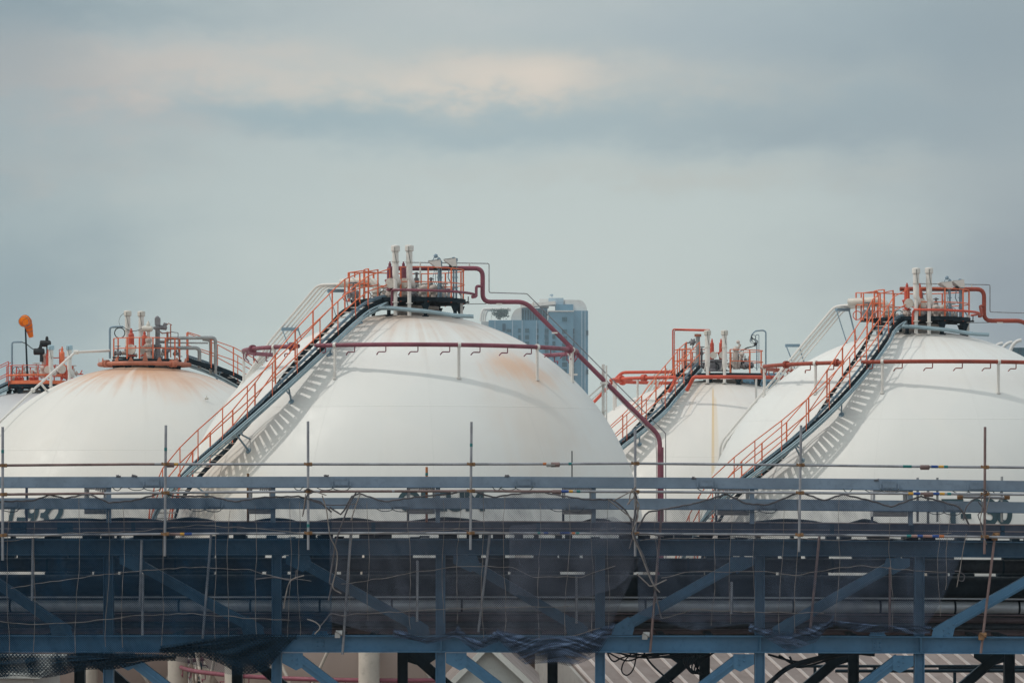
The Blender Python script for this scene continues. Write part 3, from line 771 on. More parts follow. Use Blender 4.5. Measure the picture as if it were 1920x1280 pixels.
w = MB().tube(fillet([q(1261.5, 706, .6), q(1261.5, 617, .6), q(1330, 618.5, -.6)], .1), .036, 7); w.tube(fillet([q(1264.5, 706, .6), q(1264.5, 619, .6), q(1325, 620.5, -.6)], .1), .022, 6); w.build('spray_frame', M['scarlet'], rootD)
w = MB().tube(fillet([q(1284.5, 690, .4), q(1284.5, 643, .4), q(1296, 642, .4)], .1), .036, 7); w.ball(q(1299, 641, .4), .13, 9, 7)
for k in range(6): w.ball(q(1299, 641, .4)+Vector((.13*math.cos(k), .05, .13*math.sin(k*1.05))), .05, 6, 4)
w.tube([q(1299, 645, .4), q(1299, 656, .4)], .03, 5); w.build('gas_detector', M['grey'], rootD)
w = MB().tube([q(1315.5, 690, .2), q(1315.5, 652, .2)], .05, 8); w.lathe([(.13, 0), (.13, .04)], q(1315.5, 651, .2), Z, 10); w.ball(q(1315.5, 662, .2), .1, 8, 6); w.build('control_valve', M['grey'], rootD)
w = MB().tube([q(1379, 692, -.6), q(1379, 660, -.6)], .13, 12); w.ball(q(1380, 655, -.6), .15, 10, 7); w.tube(fillet([q(1379, 662, -.6), q(1388, 645, -.6)], .1), .06, 8); w.ball(q(1384, 641, -.6), .09, 8, 6)
w.tube([q(1385, 690, -.7), q(1389, 668, -.7), q(1393, 664, -.7)], .06, 8); w.ball(q(1391, 664, -.7), .12, 8, 6); w.build('level_gauge', M['pale'], rootD)
w = MB().tube(fillet([q(1436, 704, .2), q(1436, 622, .2), q(1431, 619, .2), q(1416, 620.5, .2), q(1409, 628, .2), q(1408, 640, .2)], .08), .036, 6); w.tube([q(1419, 694, .1), q(1419, 637, .1)], .03, 6); w.tube(fillet([q(1423, 690, .2), q(1423, 627, .2), q(1417, 628, .2), q(1416, 650, .2)], .06), .018, 5)
w.build('lamp_post', M['steel_blue'], rootD)
w = MB()
for k in range(4): w.tube(catmull([q(1410, 628+k*2, .1), q(1406+k*5, 640, .0), q(1416-k, 648, .0), q(1395-k*6, 655+k*4, -.3), q(1388+k*10, 690, -.4)], 6), .012, 4)
w.torus(q(1413, 632, .1), YV, .1, .012, 14); w.box(q(1416, 645, 0), (.1, .1, .14)); w.build('signal_cable', M['black'], rootD)
rnd = random.Random(3)
for k in range(9):
    x = [1296, 1302, 1320, 1372, 1385, 1392, 1397, 1400, 1404][k]; w = MB(); valve_bits(w, q(x, 688-rnd.uniform(0, 12), rnd.uniform(-.9, .5)), rnd.uniform(.8, 1.2), k % 2, (1, .3, 0)); w.build('valve', [M['grey'], M['pale']][k % 2], rootD)
for k in range(3):
    MB().tube(fillet([q(1250+k*6, 692+k*2, 1.2), q(1228+k*7, 700+k, 1.8), q(1203+k*8, 742, 2.6), q(1165+k*8, 800, 3.6), q(1120, 900, 4.5)], .2), .05, 7).build('transfer_pipe', M['white'], rootD)
wm = empty('red_supply_pipe', Vector((P(1100, 772, D4+1).x, D4+1, 0))); tag(wm, 'scarlet supply pipe slanting down left from the ring of the far sphere', 'pipe', 'supply pipes of the gas tanks')
MB().tube(fillet([P(1262, 697, D4+.5), P(1166, 698, D4+.8), P(1100, 768, D4+1), P(1060, 812, D4+1), P(1060, 1200, D4+1)], .2), .075, 9).build('main_pipe', M['scarlet'], wm)
MB().tube(fillet([P(1149, 716, D4+.8), P(1160, 712, D4+.7), P(1185, 712, D4+.3)], .2), .06, 8).build('branch_pipe', M['scarlet'], wm)

# ---------------------------------------------------------------- farthest sphere at the left edge
D5 = 142.; X5 = (75-960)/F*D5; ZC5 = EYE+(HZ-1063)/F*D5; C5 = Vector((X5, D5, ZC5))
shE = shell_mat('white_shell_paint_grey_patched', (.56, .57, .58), [(sp(20, 745, C5), 2.2, (.42, .44, .47), (1, 1, 1), .6)])
rootE, q, _ = make_tank('greyish gas sphere at the left edge, mostly hidden behind the rusty crowned one', X5, D5, ZC5, 0, shE, M['scarlet'], M['scarlet'], dict(ring=False))
pl = make_platform(rootE, (0, 0, 8.89), 1.62, M['scarlet'], (R(-80), R(235), 12), .93)
MB().lathe([(1.64, .03), (1.67, .03), (1.67, .2), (1.64, .2)], (0, 0, 8.89), Z, 40).build('toe_board', M['orange'], pl)
MB().tube(arc(1.6, 8.89+.46, R(-85), R(90), 30), .05, 6).build('handrail', M['orange'], pl)
make_stairs(rootE, catmull([q(16, 722, -1.2), q(-16, 737, -1.1), q(-50, 755, -1.0), q(-100, 778, -.9), q(-150, 812, -.8), q(-200, 860, -.6), q(-235, 920, -.4), q(-240, 1000, 0)], 8), .66, M['scarlet'], {})
vent_stack(rootE, q, 95.5, 649, 688, 734, -1.9, M['cap_blue'], 3)
vent_stack(rootE, q, 130, 649, 692, 734, -1.9, M['cap_blue'], 3)
relief_valve(rootE, M['orange'], q(116.5, 706, -.9), (706-650)/38.3, 1.15)
relief_valve(rootE, M['scarlet'], q(90, 706, -1.0), (706-654)/38.3, 1.)
for x, y, dep in ((85, 644, -.5), (73, 659, -.8)):
    w = MB().lathe([(.14, -.25), (.16, -.22), (.16, .22), (.1, .27)], q(x, y, dep), XV, 12); w.lathe([(.08, 0), (.08, .25), (.05, .35)], q(x+3, y, dep), Z, 10); w.lathe([(.09, -.5), (.09, 0)], q(x+5, y, dep), Z, 10); w.build('actuator', M['black'], rootE)
w = MB().lathe([(.2, 0), (.2, .1), (.1, .12), (.1, .4), (.17, .42), (.17, .5), (.1, .6), (.1, 1.0), (.16, 1.05), (.16, 1.12), (.09, 1.2)], q(82, 708, -.7), Z, 12); w.build('control_valve', M['pale'], rootE)
w = MB().tube(fillet([q(22.5, 722, -.8), q(22.5, 641, -.8), q(41, 641, -.8)], .12, 3), .045, 7); w.build('lamp_post', M['steel_blue'], rootE)
w = MB().tube(catmull([q(41, 641, -.8), q(50, 645, -.8), q(60, 653, -.8), q(68, 655, -.8), q(77, 648, -.7)], 6), .022, 5); w.torus(q(30, 694, -1.5), (0, 1, 0), .16, .015); w.build('signal_cable', M['black'], rootE)
w = MB().tube(fillet([q(112, 700, -.3), q(111, 655, -.3), q(116, 655, -.6)], .05), .02, 5); w.tube([q(100, 671, -.3), q(126, 670, -.3)], .025, 5); w.tube([q(150, 702, .2), q(154, 694, .2)], .03, 5); w.tube([q(140, 702, .2), q(156, 701, .2)], .03, 5); w.build('instrument_tubing', M['scarlet'], rootE)
rnd = random.Random(4)
for k in range(12):
    x = [28, 36, 44, 58, 63, 68, 78, 85, 104, 110, 124, 138][k]; w = MB(); valve_bits(w, q(x, 712-rnd.uniform(0, 14), rnd.uniform(-1.0, .4)), rnd.uniform(.9, 1.4), k % 2, (1, .3, 0)); w.build('valve', [M['offwhite'], M['scarlet'], M['pale']][k % 3], rootE)
# windsock standing on that platform
wp = P(52, 722, D5-1.2); wr = empty('windsock', wp); tag(wr, 'orange windsock hanging limp on a dark pole above the left edge railing', 'windsock')
MB().tube([P(52, 722, D5-1.2), P(47.5, 610, D5-1.2)], [.05, .04], 8).build('pole', M['navy'], wr)
line = catmull([P(44.5, 603, D5-1.85), P(47.5, 600.5, D5-1.55), P(51, 605, D5-1.3), P(54.5, 616, D5-1.1), P(58.5, 632, D5-1.0)], 6)
rad = [interp([(0, .25), (.25, .262), (.5, .235), (.75, .18), (1, .11)], k/(len(line)-1)) for k in range(len(line))]
MB().tube(line, rad, 20, caps=False).build('sock', M['sock'], wr)
w = MB()
for k in (0, 5, 11, 16, 20):
    w.torus(line[k], line[min(k+1, len(line)-1)]-line[max(k-1, 0)], rad[k]+.004, .012, 22, 5)
w.tube([P(47.5, 612, D5-1.2), line[2]+Vector((0, 0, -.24))], .02, 6); w.build('hoop', M['grey'], wr)
M['sock'].use_backface_culling = False
# ---------------------------------------------------------------- far apartment tower and its neighbours
FD = 1250.; u = FD/F
M['tower'] = paint('pale_blue_grey_render', (.115, .285, .42), .7, .06, .05)
M['tower_side'] = paint('pale_render_side', (.60, .62, .62), .7, .06, .05)
M['tower_white'] = paint('white_rooftop_render', (.74, .74, .72), .6, .05, .1)
M['tower_trim'] = paint('light_pilaster_render', (.40, .54, .64), .7, .05, .1)
M['pane'] = paint('blue_green_window_glass', (.010, .085, .13), .5, .3, .3, spec=.2)
M['pane_dark'] = paint('deep_blue_stair_glass', (.006, .06, .11), .5, .3, .3, spec=.2)
tw = empty('apartment_tower', P(1010, 939, FD)); tag(tw, 'tall blue grey apartment tower with white rooftop arches far behind the middle sphere', 'building', 'distant tower blocks')
def slab(x0, x1, y0, y1, d0, dep): # photo rectangle as a block, front at FD+d0
    a = P(x0, y1, FD); b = P(x1, y0, FD); w = MB()
    w.hexa([Vector((a.x, FD+d0, a.z)), Vector((b.x, FD+d0, a.z)), Vector((b.x, FD+d0+dep, a.z)), Vector((a.x, FD+d0+dep, a.z))],
           [Vector((a.x, FD+d0, b.z)), Vector((b.x, FD+d0, b.z)), Vector((b.x, FD+d0+dep, b.z)), Vector((a.x, FD+d0+dep, b.z))]); return w
slab(916, 1029, 599.5, 938, 3, 22).build('wall', M['tower'], tw)
slab(902, 916, 600.5, 938, 9, 16).build('wall', M['tower_side'], tw)
slab(1029, 1075.5, 584, 938, 0, 24).build('wall', M['tower'], tw)
slab(1028, 1076, 582, 584.2, -.4, 25).build('cornice', M['tower_white'], tw)
slab(1042, 1075, 569.5, 582, 4, 16).build('penthouse', M['tower'], tw); slab(1029, 1057, 557, 569.5, 6, 12).build('penthouse', M['tower_trim'], tw)
slab(1012, 1029.5, 558.5, 574, 7, 10).build('penthouse', M['tower_white'], tw)
# rounded corner on the right
w = MB(); a = P(1075.5, 938, FD); b = P(1103, 582, FD); cxr = a.x; rr = b.x-a.x
ringp = [(cxr, FD+1)]+[(b.x-2.2+2.2*math.sin(t), FD+3.2-2.2*math.cos(t)) for t in [math.pi/2*k/6 for k in range(7)]]+[(b.x, FD+24), (cxr, FD+24)]
w.add([Vector((p[0], p[1], z)) for z in (a.z, b.z) for p in ringp], [(i, (i+1) % len(ringp), len(ringp)+(i+1) % len(ringp), len(ringp)+i) for i in range(len(ringp))]+[tuple(range(len(ringp), 2*len(ringp)))])
w.build('wall', M['tower'], tw)
for x in (1091, 1097): slab(x-.8, x+.8, 582, 938, .5, 1).build('pilaster', M['tower_trim'], tw)
for x in (928, 961, 979, 1006, 1021): slab(x-.7, x+.7, 600, 938, 2.5, 1).build('pilaster', M['tower_trim'], tw)
slab(1010, 1021, 604, 938, 2.2, 1.2).build('bay', M['tower'], tw)
# barrel vaults and arches on the roof
def vault(x0, x1, ytop, ybase, d0, d1, mat, name, thick=None):
    a = P(x0, ybase, FD); b = P(x1, ytop, FD); cx_ = (a.x+b.x)/2; rx = (b.x-a.x)/2; rz = b.z-a.z; w = MB(); n = 14
    ring = [Vector((cx_-rx*math.cos(math.pi*k/n), 0, a.z+rz*math.sin(math.pi*k/n))) for k in range(n+1)]
    if thick:
        inner = [Vector((cx_-(rx-thick)*math.cos(math.pi*k/n), 0, a.z+(rz-thick)*math.sin(math.pi*k/n))) for k in range(n+1)]
        for k in range(n):
            f = [ring[k], ring[k+1], inner[k+1], inner[k]]
            w.hexa([v+YV*(FD+d0) for v in f], [v+YV*(FD+d1) for v in f])
    else:
        fr = [v+YV*(FD+d0) for v in ring]; bk = [v+YV*(FD+d1) for v in ring]
        w.add(fr+bk, [(k, k+1, n+2+k, n+1+k) for k in range(n)], True); w.add(fr, [tuple(range(n+1))]); w.add(bk, [tuple(range(n, -1, -1))])
    return w.build(name, mat, tw)
def quarter(x0, x1, ytop, ybase, d0, d1, mat, name, left=True):     # curved on one side, like a loaf end
    a = P(x0, ybase, FD); b = P(x1, ytop, FD); n = 10; w = MB(); rz = b.z-a.z; rx = min(rz*.75, b.x-a.x)
    if left: pr = [Vector((a.x+rx-rx*math.cos(math.pi/2*k/n), 0, a.z+rz*math.sin(math.pi/2*k/n))) for k in range(n+1)]+[Vector((b.x, 0, b.z)), Vector((b.x, 0, a.z))]
    else: pr = [Vector((a.x, 0, a.z)), Vector((a.x, 0, b.z))]+[Vector((b.x-rx+rx*math.sin(math.pi/2*k/n), 0, a.z+rz*math.cos(math.pi/2*k/n))) for k in range(n+1)]
    m = len(pr); fr = [v+YV*(FD+d0) for v in pr]; bk = [v+YV*(FD+d1) for v in pr]
    w.add(fr+bk, [(k, (k+1) % m, m+(k+1) % m, m+k) for k in range(m)], False); w.add(fr, [tuple(range(m))]); w.add(bk, [tuple(range(m-1, -1, -1))])
    return w.build(name, mat, tw)
for k, (x0, d) in enumerate(((901, 9), (904.5, 12), (908.5, 15))):
    a = P(x0, 600, FD); w = MB(); rz = (600-577-k*.5)*u
    pth = [Vector((a.x+7*u-7*u*math.cos(math.pi/2*j/8), FD+d, a.z+rz*math.sin(math.pi/2*j/8))) for j in range(9)]+[Vector((P(958, 577, FD).x, FD+d, a.z+rz))]
    w.tube(pth, .55, 6); w.build('roof_arch', M['tower_white'], tw)
for x in (921, 944): slab(x-.3, x+.3, 578, 600, 10, .6).build('roof_post', M['tower_white'], tw)
quarter(958, 978, 575.5, 599.5, 6, 16, M['tower_white'], 'roof_vault', True)
w = slab(978, 1027, 576, 599.5, 6.5, 12); w.build('roof_hall', M['tower'], tw)
w = MB()
for k in range(10): s_ = slab(979+k*4.9, 982.4+k*4.9, 579+k*.1, 599, 6.2, .4); w.v_ = None; w.add(s_.v, s_.f)
w.build('window', M['pane'], tw)
pa, pb = P(978, 577, FD+6), P(1042, 569, FD+4); w = MB(); w.bar(pa+Z*.5, pb+Z*.2, 7, 1.4); w.build('roof_canopy', M['tower_white'], tw)
quarter(1060, 1101.5, 561, 582, 5, 9, M['tower_white'], 'roof_vault', False); quarter(1060, 1094, 559.5, 582, 9.5, 13, M['tower_white'], 'roof_vault', False); quarter(1056, 1086, 558.5, 582, 13.5, 17, M['tower_white'], 'roof_vault', False)
w = slab(1031, 1038, 550, 552, 8, 2); w.bar(P(1035, 557, FD+9), P(1035, 551, FD+9), .4, .4); w.build('roof_dish', M['tower_trim'], tw)
# windows: a frame and a pane each
def window(x, y, wd, ht, d, mat, dark=False):
    wd *= 1.15; ht *= 1.12
    w = MB(); s_ = slab(x-wd/2-.5, x+wd/2+.5, y-ht/2-.5, y+ht/2+.5, d-.12, .3); w.add(s_.v, s_.f)
    fr = w.build('window', M['tower'], tw)
    p = MB(); n = 3 if wd > 5.5 else 2
    for i in range(n):
        for j in range(2):
            x0 = x-wd/2+i*wd/n; y0 = y-ht/2+(j*.62)*ht; h = ht*(.58 if j == 0 else .36)
            s_ = slab(x0+.15, x0+wd/n-.15, y0, y0+h, d-.24, .15); p.add(s_.v, s_.f)
    p.build('pane', mat, fr)
count = 0
for row in range(8):
    y = 619+row*12.35
    for (x, wd, ht) in ((954, 8, 5), (974, 4, 7), (988.5, 6.5, 7), (1008.5, 6, 7), (1025, 6, 5.5), (1038.5, 5, 7)):
        if y > 588+(x-895)*.95+14 or count >= 92: continue
        window(x, y, wd, ht, 3-.9 if x in (1025,) else (3 if x < 1029 else 0), M['pane']); count += 1
for k in range(10):
    window(1058.5, 598.5+[0, 23, 36, 48.5, 61, 73, 85, 97, 109.5, 122][k], 8, 7.5, 0, M['pane'])
w = MB()
for k in range(11): s_ = slab(1074.6, 1077, 616+k*12.3, 626+k*12.3, -.3, 1.6); w.add(s_.v, s_.f)
w.build('stair_window', M['pane_dark'], tw)
w = MB()
for y in (619, 692): s_ = slab(1100, 1103.3, y, y+9, .8, 3); w.add(s_.v, s_.f)
w.build('stair_window', M['pane_dark'], tw)
w = MB().add(slab(942, 948, 606, 620, 2.6, 1).v, slab(942, 948, 606, 620, 2.6, 1).f); w.build('niche', M['pane_dark'], tw)
# roof garden tree
M['leaf'] = paint('dark_green_leaves', (.035, .085, .075), .7, .4, .6)
tr = empty('roof_tree', P(938, 599.5, FD+7)); tag(tr, 'small dark bushy tree on the roof terrace of the far apartment tower', 'tree')
rnd = random.Random(2); w = MB(); cc = []
for k in range(34):
    x = rnd.gauss(940, 8); 
    if x > 958 or x < 925: continue
    y = 595-rnd.random()*(13 if x < 948 else 6); cc.append(P(x, y, FD+7+rnd.uniform(-2, 2)))
for c in cc:
    for j in range(34):
        v = c+Vector((rnd.gauss(0, .7), rnd.gauss(0, .7), rnd.gauss(0, .45))); a = Vector((rnd.uniform(-1, 1), rnd.uniform(-1, 1), rnd.uniform(-1, 1))).normalized()*.34; b = Vector((rnd.uniform(-1, 1), rnd.uniform(-1, 1), rnd.uniform(-1, 1))).normalized()*.3
        w.add([v-a, v+b, v+a, v-b], [(0, 1, 2, 3)])
w.build('crown', M['leaf'], tr)
w = MB(); b0 = P(938, 599.5, FD+7); w.tube([b0, b0+Z*1.4], [.25, .16], 6)
for dx in (-2, -1, 1.2, 3): w.tube([b0+Z*1.3, b0+Vector((dx, 0, 2.6))], [.12, .05], 5)
w.build('trunk', M['navy'], tr)
# same kind of block at the right edge, seen over the right sphere
FD = 760.; u = FD/F
tw = empty('apartment_tower', P(1905, 939, FD)); tag(tw, 'blue glass fronted block with white curved roof ribs at the right edge', 'building', 'distant tower blocks')
for k, (x0, y0) in enumerate(((1862, 640), (1874, 639.5), (1885, 637))):
    o = quarter(x0+10, 1990, y0+(0 if k < 2 else -.5), 938, 12-k*5, 17-k*5, M['tower'], 'wall', True)
    a = P(x0+10, 700, FD); b = P(x0+40, y0, FD); w = MB()
    pr = [P(x0+10+22-22*math.cos(math.pi/2*j/8), 668-(668-y0)*math.sin(math.pi/2*j/8), FD) for j in range(9)]
    w.tube([Vector((p.x, FD+11.6-k*5, p.z)) for p in [Vector((pr[0].x, 0, pr[0].z-30))]+pr], .5, 6); w.build('roof_rib', M['tower_white'], tw)
w = slab(1899, 1935, 651, 700, 1.7, .6); w.build('window', M['pane'], tw); slab(1914, 1917, 651, 700, 1.4, .4).build('mullion', M['pane_dark'], tw)
FD = 620.; u = FD/F
tw = empty('low_office_block', P(1415, 939, FD)); tag(tw, 'low slate blue building glimpsed behind the platform of the far sphere', 'building')
slab(1385, 1470, 699, 938, 0, 20).build('wall', M['tower'], tw)
w = MB()
for k in range(8): s_ = slab(1388+k*10, 1395+k*10, 704, 709, -.2, .3); w.add(s_.v, s_.f); s_ = slab(1388+k*10, 1395+k*10, 715, 720, -.2, .3); w.add(s_.v, s_.f)
w.build('window', M['pane_dark'], tw)
# ---------------------------------------------------------------- pipe rack bridge in front
DR = 55.
BOW = [(-900, 2), (-250, 1), (0, .5), (577, 0), (960, 0), (1250, 1.5), (1500, 3), (1700, 5), (1920, 8), (2170, 11), (2800, 16)]
def pf(x, y, dep=0., k=1.): return P(x, y+k*interp(BOW, x), DR+dep)
M['rackA'] = paint('blue_grey_beam_paint', (.19, .265, .36), .5, .16, 1.3, dirt=.3, rust=.03)
M['rackE'] = paint('deep_blue_beam_paint', (.058, .172, .310), .45, .12, 1.2, dirt=.3, rust=.03)
M['rackT'] = paint('dull_teal_blue_truss_paint', (.038, .112, .205), .5, .16, 1.2, dirt=.35)
M['rackD'] = paint('dusty_dark_blue_paint', (.018, .066, .125), .5, .2, 1.2, dirt=.4)
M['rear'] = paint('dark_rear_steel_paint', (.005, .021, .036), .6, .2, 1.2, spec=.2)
M['tray'] = paint('slate_cable_tray', (.065, .085, .135), .5, .2, 1., rust=.06)
M['traylip'] = paint('pink_grey_tray_lip', (.42, .35, .35), .5, .2, 1.)
M['pipe_dark'] = paint('bitumen_black_pipe', (.005, .014, .024), .65, .3, 1.2, spec=.2)
M['pipe_brown'] = paint('dusty_brown_black_pipe', (.015, .024, .036), .65, .3, 1.4, rust=.1, rustc=(.10, .05, .045))
M['tray_galv'] = paint('pale_galvanised_tray', (.46, .47, .49), .5, .2, 2)
M['clad'] = paint('dull_aluminium_cladding', (.42, .47, .53), .42, .15, .8, metal=.25)
M['pipe_rose'] = paint('dull_rose_primer', (.11, .085, .10), .55, .25, 1.)
M['scaf'] = paint('galvanised_scaffold_tube', (.27, .29, .33), .42, .22, 2.2, metal=.3, dirt=.4)
M['scaf_rust'] = paint('rusty_scaffold_tube', (.17, .12, .12), .55, .3, 2.2, rust=.3, rustc=(.14, .075, .055))
M['coupler'] = paint('rusty_coupler', (.20, .11, .05), .6, .4, 8, rust=.4)
for nme, c in (('teal', (.01, .16, .17)), ('blue', (.015, .06, .25)), ('yellow', (.5, .28, .04)), ('orange_band', (.42, .14, .05)), ('pink', (.32, .2, .19))): M['tape_'+nme] = paint(nme+'_marking_paint', c, .5, .1, 5)
M['rope'] = paint('frayed_grey_rope', (.20, .185, .18), .85, .3, 9)
M['rope_dark'] = paint('dirty_dark_rope', (.09, .09, .105), .85, .3, 9)
M['wire'] = paint('dark_hanging_wire', (.05, .07, .08), .6, .2, 9)

rack = empty('pipe_rack', (0, DR+2, 0)); tag(rack, 'long blue steel truss pipe rack crossing the whole foreground', 'pipe rack')
XS = [-900, -250, 0, 290, 577, 800, 960, 1120, 1250, 1400, 1500, 1600, 1700, 1810, 1920, 2170, 2800]
def long_beam(name, y0, y1, dep, w, mat, k=1., prof=None, lip=True):
    h = (y1-y0)/F*(DR+dep); line = [pf(x, (y0+y1)/2, dep, k) for x in XS]
    mb = MB().sweep(line, prof or iprof(w, h, .018, .012))
    return mb.build(name, mat, rack)
def chan(w, h, t=.012):        # channel, web towards the camera (side vector points to -y for a line running +x)
    return [(-w, -h/2), (0, -h/2), (0, h/2), (-w, h/2), (-w, h/2-t), (-t, h/2-t), (-t, -h/2+t), (-w, -h/2+t)]
hA = 20/F*DR
bA = long_beam('guard_beam', 893, 913, 0, .1, M['rackA'], prof=chan(.1, hA)); bB = long_beam('guard_beam', 933, 952.5, 0, .1, M['rackA'], prof=chan(.1, hA))
for y in (913.6, 953.2):
    MB().sweep([pf(x, y, -.012) for x in XS], rprof(.05, .012)).build('beam_lip', M['rackD'], bA if y < 930 else bB)
bD = long_beam('top_chord', 1010.5, 1040, 0, .26, M['rackD'], .6)
bE = long_beam('bottom_chord', 1190, 1221.5, 0, .28, M['rackE'], .4)
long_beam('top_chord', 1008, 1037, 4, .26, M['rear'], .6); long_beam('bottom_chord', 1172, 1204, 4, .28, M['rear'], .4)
long_beam('bottom_chord', 1330, 1362, 0, .28, M['rackE'], .4)
# guard posts
for x in (-700, -398, -96, 204, 512, 821, 1113, 1410, 1707, 2003, 2300, 2600):
    MB().bar(pf(x, 912, .065), pf(x, 979, .065), .085, .08).build('guard_post', M['rackA'], rack)
for x in (50, 465, 765, 1056, 1343, 1635, 1925, 1740):
    MB().bar(pf(x, 905 if x < 1700 else 914, .55), pf(x, 979, .55), .045, .045).build('guard_post', M['tray' if x < 1700 else 'galv'], rack)
# transverse trays seen end on
for x0, x1 in ((158, 198), (466, 509), (764, 815), (1056, 1110), (1345, 1405), (1637, 1702)):
    w = MB(); d0, d1 = .18, .62
    for (ya, yb) in ((912.5, 917), (951, 963)):
        a = pf(x0, ya, d0); b = pf(x1, yb, d0)
        w.box(((a.x+b.x)/2, DR+(d0+d1)/2, (a.z+b.z)/2), (b.x-a.x, d1-d0, a.z-b.z))
    for xx in (x0, x1-4):
        a = pf(xx, 917, d0+.03); b = pf(xx+4, 951, d0+.03); w.box(((a.x+b.x)/2, DR+(d0+d1)/2, (a.z+b.z)/2), (b.x-a.x, d1-d0-.06, a.z-b.z))
    w.tube([pf(x0+2, 957, d0-.03), pf(x1-3, 958, d0-.03)], .045, 8)
    for k in range(7): w.tube([pf(x0+22+k*4, 913, d0-.02), pf(x0+22+k*4, 919+(k*5) % 4, d0-.02)], .016, 5)
    w.build('transverse_tray', M['tray_galv'], rack)
# splice plates, bolts, clips and hanging wires
def splice(x, y, beam, wide=46):
    w = MB().box(pf(x, y, -.012), (wide/F*DR*.55, .016, .155))
    for i in (-1, 0, 1):
        for j in (-1, 1): w.lathe([(.013, 0), (.013, .022)], pf(x+i*7.5, y+j*5.2, -.02), -YV, 6)
    for s in (-1, 1): w.bar(pf(x+s*17, y-2, -.03), pf(x+s*17, y+12, -.03), .02, .02)
    w.build('splice_plate', M['rackA'], beam)
    rn = random.Random(int(x)); w = MB()
    w.tube(catmull([pf(x-17, y+8, -.05), pf(x-14, y+13, -.06), pf(x-2, y+16, -.06), pf(x+11, y+15, -.06), pf(x+17, y+8, -.05)], 6), .009, 5)
    if rn.random() < .8: w.tube(catmull([pf(x-46, y+11, -.04), pf(x-36, y+15, -.05), pf(x-24, y+15, -.05), pf(x-15, y+12, -.05)], 6), .008, 5)
    w.build('hanging_wire', M['wire'], beam)
for x in (286, 640, 983, 1325, 1668, 1832): splice(x, 903, bA)
for x in (20, 400, 752, 1078, 1440, 1786): splice(x, 942.5, bB)
for x, y in ((220, 917), (1870, 921), (1590, 917), (932, 917), (560, 917)):
    MB().tube(catmull([pf(x-9, 912, -.03), pf(x-5, 917, -.04), pf(x+2, 918.5, -.04), pf(x+9, 912, -.03)], 6), .009, 5).build('hanging_wire', M['wire'], bA)
# truss posts, diagonals and gussets
POSTS = [-704, -404, -104, 204, 519, 826, 1125, 1424, 1723, 2022, 2321, 2620]
for x in POSTS:
    MB().sweep([pf(x, 1040, .0, .6), pf(x, 1190, .0, .4)], iprof(.20, .18, .014, .01), side=YV).build('truss_post', M['rackD' if x < 300 else 'rackT'], rack)
    w = MB().sweep([pf(x, 1221.5, .0, .4), Vector((pf(x, 1222).x, DR, .2))], iprof(.20, .185, .014, .01), side=YV); w.box((pf(x, 1222).x, DR, .1), (.5, .5, .2)); w.build('leg', M['rackE'], rack)
def gusset(x0, x1, y0, y1, mat, bolts, dep=-.02, cut=None):
    w = MB(); a = pf(x0, y0, dep); b = pf(x1, y1, dep)
    pts = [(x0, y0), (x1, y0), (x1, y1), (x0, y1)] if not cut else cut
    fr = [pf(x, y, dep-.008) for x, y in pts]; bk = [pf(x, y, dep+.008) for x, y in pts]; n = len(pts)
    w.add(fr+bk, [tuple(range(n))]+[tuple(range(2*n-1, n-1, -1))]+[(k, n+k, n+(k+1) % n, (k+1) % n) for k in range(n)])
    for (x, y) in bolts: w.lathe([(.017, 0), (.017, .02), (.01, .028)], pf(x, y, dep-.008), -YV, 6)
    return w.build('gusset', mat, rack)
def diagonal(xt, yt, xb, yb, mat, dep=0.):
    a = pf(xt, yt, dep, .6); b = pf(xb, yb, dep, .4)
    o = MB().sweep([a, b], [(-.09, -.095), (.09, -.095), (.09, -.08), (-.06, -.08), (-.06, .08), (.09, .08), (.09, .095), (-.09, .095)], side=YV).build('diagonal_brace', mat, rack)
    d = (b-a).normalized(); up = YV.cross(d)
    MB().bar(a+d*.4-up*.045-YV*.1, b-d*.4-up*.045-YV*.1, .03, .035).build('stiffener', mat, o)
    s = 1 if xb > xt else -1
    gusset(0, 0, 0, 0, mat, [(xt+s*(18+9*i), yt+6+5*i+6*j) for i in range(3) for j in (-1, 1)], dep-.1, [(xt-s*16, yt-5), (xt+s*28, yt-5), (xt+s*34, yt+12), (xt+s*16, yt+26), (xt-s*16, yt+10)])
    gusset(0, 0, 0, 0, mat, [(xb-s*(18+9*i), yb-5-5*i+5*j) for i in range(3) for j in (-1, 1)], dep-.1, [(xb-s*40, yb-20), (xb-s*26, yb-30), (xb+s*2, yb-12), (xb+s*6, yb+5), (xb-s*34, yb+5)])
for xt, xb, m in ((-72, 130, 'rackD'), (240, 490, 'rackD'), (552, 800, 'rackD'), (866, 1098, 'rackD'), (1398, 1152, 'rackT'), (1690, 1452, 'rackT'), (1990, 1752, 'rackE'), (2290, 2052, 'rackE'), (2590, 2352, 'rackE'), (-372, -170, 'rackD'), (-672, -470, 'rackD')):
    diagonal(xt, 1046, xb, 1184, M[m])
# knee braces of the lower tier
for x, s in ((519, 1), (826, 1), (1424, -1), (1723, -1), (204, 1)):
    m = M['rackE']
    a = pf(x+s*38, 1232, -.02, .4); b = pf(x+s*150, 1318, -.02, .4); d = (b-a).normalized(); up = YV.cross(d)
    o = MB().sweep([a, b], [(-.06, -.1), (.06, -.1), (.06, -.085), (-.045, -.085), (-.045, .085), (.06, .085), (.06, .1), (-.06, .1)], side=YV).build('knee_brace', m, rack)
    MB().bar(a+d*.1-YV*.07, b-YV*.07, .03, .05).build('stiffener', m, o)
    gusset(0, 0, 0, 0, m, [(x+s*(29+9*i), 1236+7*i+9*j) for i in range(2) for j in (-1, 0)], -.1, [(x+s*10, 1223), (x+s*49, 1223), (x+s*49, 1250), (x+s*36, 1256), (x+s*10, 1242)])
